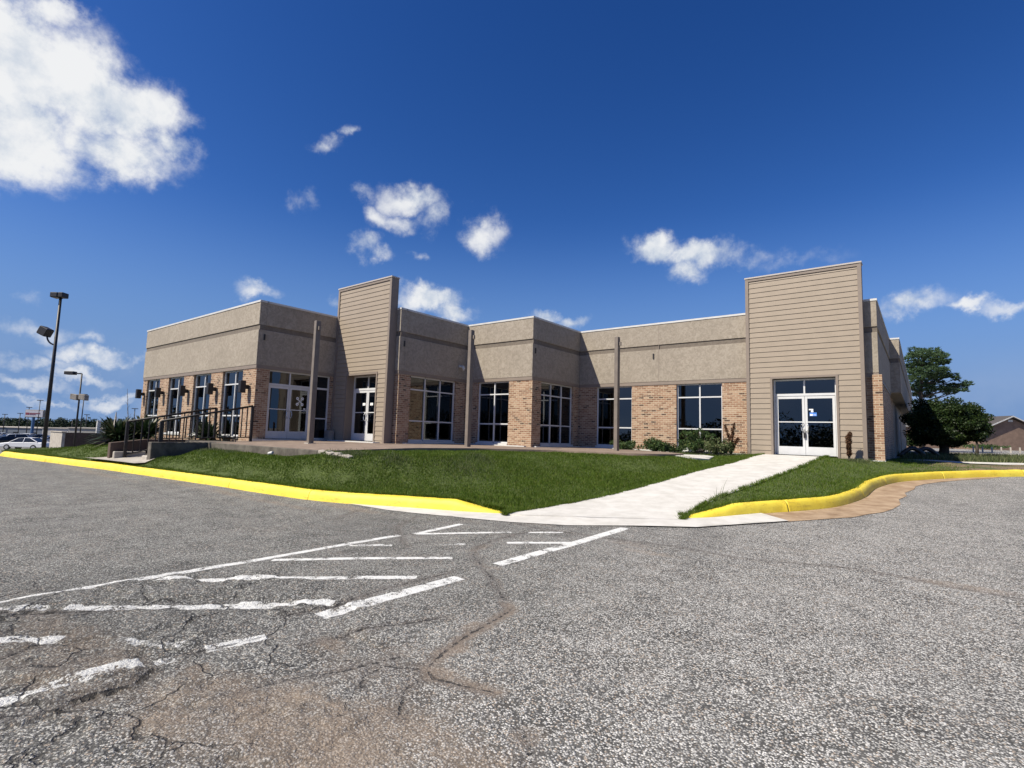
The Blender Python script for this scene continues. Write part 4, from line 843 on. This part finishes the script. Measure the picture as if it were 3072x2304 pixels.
sp0 = D(386, 1325, 20.5); q = thing('bare_sapling', 'thin leafless sapling rising above the yucca', 'tree', (sp0[0], sp0[1], .7)); tk = MB()
tp = D(382, 1166, 20.5)-np.array([sp0[0], sp0[1], .7]); tk.tube([(0,0,0), tuple(tp*.5+np.array([.03,0,0])), tuple(tp)], [.018,.013,.005], 5)
for i in range(11):
    u = .3+.65*i/11; p = tp*u; a = i*2.4; L_ = .32*(1.1-u); tk.tube([tuple(p), (p[0]+L_*.6*math.cos(a), p[1]+L_*.6*math.sin(a), p[2]+L_*.9)], [.007,.003], 4)
obj('trunk', tk, M['twig'], q, True)
# weed by the walk
q = thing('weed_clump', 'spiky grass weed growing at the right edge of the pale walkway', 'weed', (-3.2, 10.6, .33))
mb = MB()
for dx, dy, h in [(0,0,.3),(.14,.1,.48),(-.12,.03,.14),(.05,-.05,.22),(-.3,0,.12),(-.05,.05,.2),(.2,.02,.3),(.08,.08,.35)]:
    x0_, y0_ = dx*.4, dy*.4; mb.add([(x0_-.006, y0_, 0), (x0_+.006, y0_, 0), (x0_+dx*.5+.003, y0_+dy*.3, h*.65), (x0_+dx*.5-.003, y0_+dy*.3, h*.65), (x0_+dx*1.0, y0_+dy*.5, h)], [(0, 1, 2, 3), (3, 2, 4)])
obj('blades', mb, M['weed'], q, True)
# black corrugated pipes behind the corner
for i, (x_, y_) in enumerate(((-.75, 27.5), (-.3, 28.6))):
    q = MB(); pts = [(x_, y_+.0, .95+.0)]+[(x_+.75*k/8, y_+.3*k/8, 1.0+.42*math.sin(math.pi*(k+1)/10)) for k in range(9)]; q.tube(pts, .09, 8)
    tag(obj('drain_pipe', q, M['black'], None, smooth=True), ['curved black pipe leaning at the shaded rear wall', 'black pipe arching out over the verge beyond the shaded wall'][i], 'pipe')

# ------------------------------------------------------------------ lamp posts
def box_head(mb, c, d, wd, ln, hh): 
    d = Vector(d).normalized(); s = Vector((-d.y, d.x, 0)).normalized(); u = d.cross(s)*-1
    mb.obox(c, d*ln/2, s*wd/2, u*hh/2)
def lamp_big():
    X, Y = -40.6, 7.6; zg = float(asph(X, Y)); tp = 9.1-zg
    q = thing('lot_light_pole', 'tall dark lot light pole with two box floodlights at the far left', 'lamp post', (X, Y, zg)); t_ = MB(); t_.tube([(0,0,0), (0,0,tp)], [.11,.07], 10); obj('pole', t_, M['black'], q, True, True)
    rv = Vector((CR_[0], CR_[1], 0)).normalized(); fv = Vector((CF_[0], CF_[1], 0)).normalized()
    h = MB(); c = rv*-.12+Vector((0, 0, tp-.05)); h.obox(c-rv*.12+Vector((0,0,.0)), rv*.22, fv*.26, Vector((0,0,.15))); a = obj('lamp_head', h, M['black'], q, True, bevel=.03)
    g = MB(); g.obox(c-rv*.12+Vector((0,0,-.155)), rv*.18, fv*.2, Vector((0,0,.008))); obj('lens', g, M['skin_conc'], a, True)
    h = MB(); h.obox(rv*.14+Vector((0,0,tp-.04)), rv*.15, fv*.24, Vector((0,0,.15))); obj('lamp_head', h, M['black'], q, True, bevel=.03)
    hz_ = 6.25-zg; ar = MB(); ar.tube([(0,0,hz_-.2)]+[tuple(rv*(-.55*math.sin(k/6*1.57)-.0)*1.0+Vector((0,0,hz_-.2+.55*(1-math.cos(k/6*1.57))))) for k in range(1, 7)], .045, 8); obj('arm', ar, M['black'], q, True, True)
    c = rv*-.68+Vector((0,0,hz_+.58)); h = MB(); ax_ = (rv*.9+Vector((0,0,-.42))).normalized(); up_ = (Vector((0,0,1))-ax_*ax_.z).normalized(); h.obox(c, ax_*.27, fv*.26, up_*.25); a = obj('lamp_head', h, M['black'], q, True, bevel=.04)
    g = MB(); g.obox(c-ax_*.275, ax_*.008, fv*.22, up_*.2); obj('lens', g, M['skin_conc'], a, True)
lamp_big()
rv = Vector((CR_[0], CR_[1], 0)).normalized(); fv = Vector((CF_[0], CF_[1], 0)).normalized()
def lamp_small(px, topy, dep, lab, style):
    p = D(px, topy, dep); zg = float(asph(p[0], p[1])); q = thing('street_lamp', lab, 'lamp post', (p[0], p[1], zg), 0, 'lamp posts of the far car lots'); h_ = p[2]-zg; k = dep/FPX
    t_ = MB(); t_.tube([(0,0,0), (0,0,h_)], [max(.09, 2.4*k/2), max(.06, 1.9*k/2)], 7); obj('pole', t_, M['black'], q, True, True); hd = MB()
    if style == 0:
        hd.obox((0,0,h_), rv*6.5*k, fv*.3, Vector((0,0,.9*k))); obj('lamp_head', hd, M['black'], q, True)
    else:
        hd.obox(rv*-.55+Vector((0,0,h_)), rv*.5, fv*.07, Vector((0,0,.05))); obj('arm', hd, M['black'], q, True); hd = MB(); hd.obox(rv*-1.05+Vector((0,0,h_+.03)), rv*.42, fv*.25, Vector((0,0,.15))); obj('lamp_head', hd, M['black'], q, True, bevel=.03)
        if style == 2:
            for s_ in (-1, 1):
                f_ = MB(); f_.obox(rv*s_*.38+Vector((0,0,h_-2.15)), rv*.3+Vector((0,0,-.05)), fv*.25, Vector((0,0,.25))); obj('floodlight', f_, M['skin_conc'], q, True, bevel=.03)
lamp_small(246, 1121, 48, 'dark lamp post with one arm and two pale floodlights halfway up', 2)
lamp_small(253, 1183, 80, 'thin lamp post just right of the one with floodlights', 0)
for i, (x_, y_, d_) in enumerate([(15,1243,200),(61,1240,170),(88,1222,150),(121,1201,110),(218,1258,230),(261,1244,180),(328,1256,230),(405,1226,90)]):
    lamp_small(x_, y_, d_, ['distant lamp post nearest the left edge of the photo','distant T shaped lamp post left of the red lettered sign','distant lamp post rising just behind the red lettered sign','taller lamp post standing before the red lettered sign','faint distant lamp post between the tall pole and the floodlight post','distant T shaped lamp post right of the thin one','distant lamp post left of the white tower mast','lamp post close to the leftmost brick corner of the building'][i], 0)
# white mast, enclosure, billboard
p = D(297, 1262, 70); zg = float(asph(p[0], p[1])); q = MB(); q.box(p[0]-.2, p[0]+.2, p[1]-.2, p[1]+.2, zg, p[2]-.25); q.box(p[0]-.2, p[0]-.06, p[1]-.2, p[1]+.2, p[2]-.25, p[2]+.05); q.box(p[0]+.06, p[0]+.2, p[1]-.2, p[1]+.2, p[2]-.25, p[2]+.05)
tag(obj('gate_pillar', q, M['cap'], None, bevel=.03), 'white pillar rising above the dark enclosure wall', 'pillar')
p = D(349, 1236, 150); zg = float(asph(p[0], p[1])); q = MB(); q.tube([(p[0], p[1], zg), (p[0], p[1], p[2])], [.8, .1], 5); q.tube([(p[0]+1.2, p[1], zg), (p[0]+1.2, p[1], p[2]-1.5)], [.1, .06], 5)
tag(obj('radio_mast', q, M['oldwalk'], None), 'faint pale mast on the horizon left of the yucca', 'mast')
c0 = D(192, 1297, 50); a0 = D(142, 1297, 50); X1, Y1 = c0[0], c0[1]; top = c0[2]; zg = float(asph(X1, Y1))-.5
a_len = (192-142)*50/FPX/abs(math.sin(YAW+.7)); en = thing('dumpster_enclosure', 'low walled enclosure with pale left face and dark side behind the left lawn', 'enclosure', (X1, Y1, zg))
q = MB(); q.obox((-2.2, 0, (top-zg)/2), (2.2, 0, 0), (0, .12, 0), (0, 0, (top-zg)/2)); obj('front_wall', q, M['oldwalk'], en, True)
q = MB(); q.obox((-.1, 4.0, (top-zg)/2-.01), (.1, 0, 0), (0, 3.88, 0), (0, 0, (top-zg)/2-.01)); obj('side_wall', q, M['brownwall'], en, True)
q = MB(); q.obox((-2.2, 0, (top-zg)+.04), (2.3, 0, 0), (0, .2, 0), (0, 0, .04)); obj('coping', q, M['oldwalk'], en, True)
bb = D(106, 1241, 110); zg = float(asph(bb[0], bb[1])); sg = thing('pole_sign', 'grey and white pole sign with dark red lettering on a blue post', 'sign', (bb[0], bb[1], zg)); k = 110/FPX; hh = bb[2]-zg
q = MB(); q.obox((0, 0, hh), rv*28*k, fv*.25, Vector((0, 0, 11.5*k))); obj('sign_cabinet', q, M['skin_conc'], sg, True, bevel=.05)
q = MB(); q.obox(fv*-.27+Vector((0, 0, hh)), rv*26*k, fv*.02, Vector((0, 0, 9.5*k))); pn = obj('sign_face', q, simple('sign_face_paint', (.42, .42, .46), .5), sg, True)
red = simple('sign_red', (.20, .03, .05), .5); q = MB(); q.obox(fv*-.31+rv*-20*k+Vector((0, 0, hh-.5*k)), rv*5*k, fv*.02, Vector((0, 0, 3*k)))
for i in range(9): q.obox(fv*-.31+rv*(-12+3.6*i)*k+Vector((0, 0, hh+.6*k)), rv*1.2*k, fv*.02, Vector((0, 0, 1.4*k)))
for i in range(6): q.obox(fv*-.31+rv*(-12+3.2*i)*k+Vector((0, 0, hh-3*k)), rv*1.0*k, fv*.02, Vector((0, 0, .9*k)))
obj('lettering', q, red, pn, True)
q = MB(); q.tube([(0,0,0), (0,0,hh)], .28, 8); q.v = [(a-4*k*rv.x*1.0, b-4*k*rv.y, c) for a, b, c in q.v]; obj('post', q, simple('blue_post', (.05, .12, .25), .5), sg, True)

# ------------------------------------------------------------------ cars
tyre = simple('tyre', (.015, .015, .015), .8); cglass = simple('car_glass', (.015, .018, .022), .12)
def carpaint(nm, c): 
    m_ = simple(nm, c, .25, 0, .02); return m_
CP = dict(white=carpaint('paint_white', (.78, .78, .78)), black=carpaint('paint_black', (.02, .02, .025)), grey=carpaint('paint_grey', (.22, .24, .27)), blue=carpaint('paint_blue', (.03, .06, .18)), silver=carpaint('paint_silver', (.5, .51, .53)), red=carpaint('paint_red', (.25, .02, .02)))
def make_car(paint, suv=0):
    r = thing('parked_car', '', 'car'); H = 1.45+.25*suv; W = .88
    body = [(-2.35,.35),(-2.38,.62),(-2.25,.78),(-1.2,.93),(1.35,.98),(2.25,.92),(2.36,.62),(2.32,.33)] if not suv else [(-2.3,.35),(-2.33,.75),(-2.2,.95),(-1.2,1.08),(1.9,1.12),(2.25,1.0),(2.3,.6),(2.28,.33)]
    roof = [(-1.25,.93),(-.45,H-.06),(.1,H),(.9,H-.03),(1.75,.98)] if not suv else [(-1.25,1.06),(-.55,H-.05),(.2,H),(1.7,H-.04),(2.15,1.05)]
    def loft(pr, w0, w1, n0=0):
        mb = MB(); n = len(pr); ys = [-w1, -w0, w0, w1]
        zc = np.mean([b for a, b in pr]); 
        for y, sh in ((-w0, 1), (-w1, .0), (w1, .0), (w0, 1)):
            pass
        vs = [(a, -w0, b) for a, b in pr]+[(a, w0, b) for a, b in pr]; fs = [tuple(range(n)), tuple(range(n, 2*n))[::-1]]+[(i, n+i, n+(i+1) % n, (i+1) % n) for i in range(n)]
        return mb.add(vs, fs)
    b_ = loft(body, W, W); obj('body', b_, paint, r, True, bevel=.07)
    n = len(roof); vs = [(a, -(W-.03 if i in (0, n-1) else W-.2), b) for i, (a, b) in enumerate(roof)]+[(a, (W-.03 if i in (0, n-1) else W-.2), b) for i, (a, b) in enumerate(roof)]
    g = MB().add(vs, [tuple(range(n)), tuple(range(n, 2*n))[::-1]]+[(i, n+i, n+(i+1) % n, (i+1) % n) for i in range(n)]); obj('window_glass', g, cglass, r, True)
    rf_ = MB(); rr2 = roof[1:-1]; m2 = len(rr2)
    vs = [(a, s*(W-.19), b+dz) for dz in (.0, .035) for s in (-1, 1) for a, b in rr2]; rf_.add(vs, [(i, i+1, m2+i+1, m2+i) for i in range(m2-1)]+[(2*m2+i, 2*m2+i+1, 3*m2+i+1, 3*m2+i) for i in range(m2-1)]+[(i, i+1, 2*m2+i+1, 2*m2+i) for i in range(m2-1)]+[(m2+i, m2+i+1, 3*m2+i+1, 3*m2+i) for i in range(m2-1)])
    for s in (-1, 1):
        for a_, b__ in ((0, 1), (n-2, n-1)):
            pa = (roof[a_][0], s*(W-.03 if a_ in (0, n-1) else W-.19), roof[a_][1]); pb_ = (roof[b__][0], s*(W-.03 if b__ in (0, n-1) else W-.19), roof[b__][1]); rf_.tube([pa, pb_], .045, 5)
        rf_.tube([(.25, s*(W-.02), .95), (.3, s*(W-.19), H)], .04, 5)
    obj('roof', rf_, paint, r, True)
    for x_ in (-1.45, 1.4):
        for s in (-1, 1):
            w_ = MB(); w_.tube([(x_, s*(W-.2), .33), (x_, s*(W+.015), .33)], .33, 18); wh = obj('wheel', w_, tyre, r, True)
            h = MB(); h.tube([(x_, s*(W+.012), .33), (x_, s*(W+.03), .33)], .2, 12); obj('rim', h, M['chrome'], wh, True)
    for s in (-1, 1):
        l_ = MB(); l_.obox((-2.28, s*.62, .68), (.06, 0, 0), (0, .18, 0), (0, 0, .07)); obj('headlight', l_, M['chrome'], r, True)
        l_ = MB(); l_.obox((2.3, s*.65, .78), (.05, 0, 0), (0, .16, 0), (0, 0, .07)); obj('tail_light', l_, CP['red'], r, True)
    return r
hd = math.atan2(CR_[1], CR_[0])
specs = [(78,1346,62,'white',0,0.10,'white sedan with dark windows nearest to the curb end'),(8,1327,78,'black',0,1.3,'dark car at the left edge behind the white sedan'),(30,1322,84,'white',1,1.2,'white suv in the second row left of the sedan'),
 (62,1318,92,'white',1,.2,'white suv with dark glass behind the sedan roof'),(100,1316,90,'black',0,1.4,'black car parked behind the white sedan rear'),(48,1306,118,'grey',0,.3,'grey car in the back row'),(118,1312,100,'blue',0,.5,'dark blue car beside the blue sign post'),(155,1318,84,'silver',0,1.2,'silver car right of the tall light pole'),(8,1308,120,'silver',1,1.4,'silver suv at the far left of the back row'),(86,1305,125,'white',0,1.3,'small white car deep in the back row')]
cars = {}
for (px_, py_, dep, pc_, suv, dr_, lab) in specs:
    p = D(px_, py_, dep); z = float(asph(p[0], p[1])); key = (pc_, suv)
    if key not in cars: c = make_car(CP[pc_], suv); cars[key] = c
    else:
        s_ = cars[key]; c = s_.copy(); link(c)
        for ch in s_.children:
            c2 = ch.copy(); link(c2); c2.parent = c
            for g2 in ch.children: c3 = g2.copy(); link(c3); c3.parent = c2
    c.location = (p[0], p[1], z); c.rotation_euler = (0, 0, hd+dr_); c['label'] = lab; c['group'] = 'cars parked in the far lot'

# ------------------------------------------------------------------ far buildings and tree lines
def farbox(name, lab, x0, x1, ytop, dep, thick, mt, rmat=None):
    a, b = D(x0, ytop, dep), D(x1, ytop, dep); top = (a[2]+b[2])/2; zg = min(float(asph(a[0], a[1])), float(asph(b[0], b[1])))-.5; c = (a+b)/2; q = thing(name, lab, 'building', (c[0], c[1], zg)); hw = np.linalg.norm((b-a)[:2])/2; h = top-zg
    w_ = MB(); w_.obox(fv*thick/2+Vector((0, 0, h/2)), rv*hw, fv*thick/2, Vector((0, 0, h/2))); obj('wall', w_, mt, q, True)
    r_ = MB(); r_.obox(fv*thick/2+Vector((0, 0, h+.12)), rv*(hw+.3), fv*(thick/2+.3), Vector((0, 0, .12))); obj('roof', r_, rmat or M['oldwalk'], q, True)
    for i in range(int(hw/3)):
        d_ = MB(); u = -hw+hw*2*(i+.5)/int(hw/3); d_.obox(rv*u+fv*-.03+Vector((0, 0, h*.42)), rv*1.0, fv*.05, Vector((0, 0, h*.25))); obj('window', d_, cglass, q, True)
    return q
farbox('warehouse', 'long low grey showroom beyond the parked cars', -140, 130, 1282, 200, 30, simple('grey_cladding', (.13, .15, .18), .6))
farbox('warehouse', 'pale low building behind the tall light pole', 128, 205, 1285, 170, 20, simple('pale_cladding', (.42, .40, .38), .6))
farbox('warehouse', 'long low pale roofed building behind the dark enclosure', 206, 420, 1287, 150, 25, simple('tan_cladding', (.28, .27, .25), .6))
# brick house on the right
hb = D(3035, 1347, 70); hz0 = float(asph(hb[0], hb[1])); hs_ = thing('brick_house', 'brown brick house with pale gable trim at the right edge', 'building', (hb[0], hb[1], hz0)); k = 70/FPX
hw = 101*k; eh = D(2935, 1291, 70)[2]-hz0; rh = D(3035, 1250, 70)[2]-hz0
bm_ = simple('house_brick', (.20, .135, .10), .9, 0, .2, 1.5)
q = MB(); pr2 = [(-hw*.93, 0), (hw*.93, 0), (hw*.93, eh), (0, rh-.12), (-hw*.93, eh)]
q.v = [tuple(rv*a+fv*d+Vector((0, 0, b))) for d in (0, 12) for a, b in pr2]; q.f = [(0,1,2,3,4), (9,8,7,6,5)]+[(i, (i+1) % 5, 5+(i+1) % 5, 5+i) for i in range(5)]; obj('wall', q, bm_, hs_, True)
q = MB()
for s in (-1, 1): 
    a_ = Vector(rv*s*hw*1.04+Vector((0, 0, eh-.12))); b_ = Vector((0, 0, rh)); n_ = Vector((0, 0, .14)); q.add([tuple(a_-fv*.5), tuple(b_-fv*.5), tuple(b_+fv*12.5), tuple(a_+fv*12.5), tuple(a_-fv*.5+n_), tuple(b_-fv*.5+n_), tuple(b_+fv*12.5+n_), tuple(a_+fv*12.5+n_)], [(0,1,2,3),(4,7,6,5),(0,4,5,1),(1,5,6,2),(2,6,7,3),(3,7,4,0)])
obj('roof', q, simple('shingle', (.07, .062, .058), .9), hs_, True)
q = MB()
for s in (-1, 1):
    a_ = Vector(rv*s*hw*1.05-fv*.53+Vector((0, 0, eh-.10))); b_ = Vector(-fv*.53+Vector((0, 0, rh+.05))); d_ = (b_-a_); q.obox((a_+b_)/2, d_/2, fv*.02, Vector((0, 0, .075)))
obj('gable_trim', q, M['cap'], hs_, True)
q = MB(); q.obox(Vector((0, 0, rh-.55))-fv*.05, rv*.3, fv*.04, Vector((0, 0, .14))); obj('gable_vent', q, M['cap'], hs_, True)
q = MB(); q.obox(-rv*(hw+2.2)+fv*8+Vector((0, 0, eh*.5+.2)), rv*2.6, fv*4, Vector((0, 0, eh*.5+.2))); obj('side_wing', q, bm_, hs_, True)
q = MB(); q.obox(-rv*(hw+2.2)+fv*8+Vector((0, 0, eh+.75)), rv*3, fv*4.3, Vector((0, 0, .35))); obj('side_roof', q, simple('shingle_grey', (.16, .155, .15), .9), hs_, True)
for i in range(7):
    p = D(2920+28*i, 1352, 52); z = float(asph(p[0], p[1])); q = MB(); q.box(p[0]-.06, p[0]+.06, p[1]-.06, p[1]+.06, z, z+.55)
    tag(obj('bollard', q, M['oldwalk']), 'short pale bollard in the row before the brick house', 'bollard', 'row of short pale bollards')
def treeline(name, lab, fn, n, size, hb_=(5, 9)):
    cs = []; rs = []
    for i in range(n):
        x_, y_, z_ = fn(rng.uniform(0, 1)); h = rng.uniform(*hb_); rr = rng.uniform(3.0, 6.5); cs.append((x_, y_, z_+h*.55)); rs.append((rr, rr, h*.5))
        cs.append((x_+rng.normal(0, 4), y_+rng.normal(0, 3), z_+h*.25)); rs.append((rr*1.2, rr*1.2, h*.35))
    V, F = leaves(cs, rs, 9 if size < 1 else 5, size, 1., .3); o_ = npobj(name, V, F, M['far'], None); tag(o_, lab, 'trees', kind='stuff')
def far_left(u):
    x_ = -1000+1540*u; p = D(x_, 1290, rng.uniform(330, 420)); return p[0], p[1], float(asph(p[0], p[1]))-1.0
treeline('distant_woods', 'dark green wooded ridge along the left horizon', far_left, 480, 1.1, (8, 13))
def behind(u):
    a = math.pi*(1.02+1.0*u); r_ = rng.uniform(95, 125); x_, y_ = r_*math.cos(a), r_*math.sin(a); return x_, y_, float(asph(x_, y_))-.3
treeline('roadside_woods', 'belt of trees across the road behind the viewer', behind, 150, .6, (5, 9.5))
def right_far(u):
    p = D(2660+900*u, 1340, rng.uniform(130, 170)); return p[0], p[1], float(asph(p[0], p[1]))-.5
treeline('distant_woods', 'low dark woods behind the brick house', right_far, 40, .9, (3, 5))
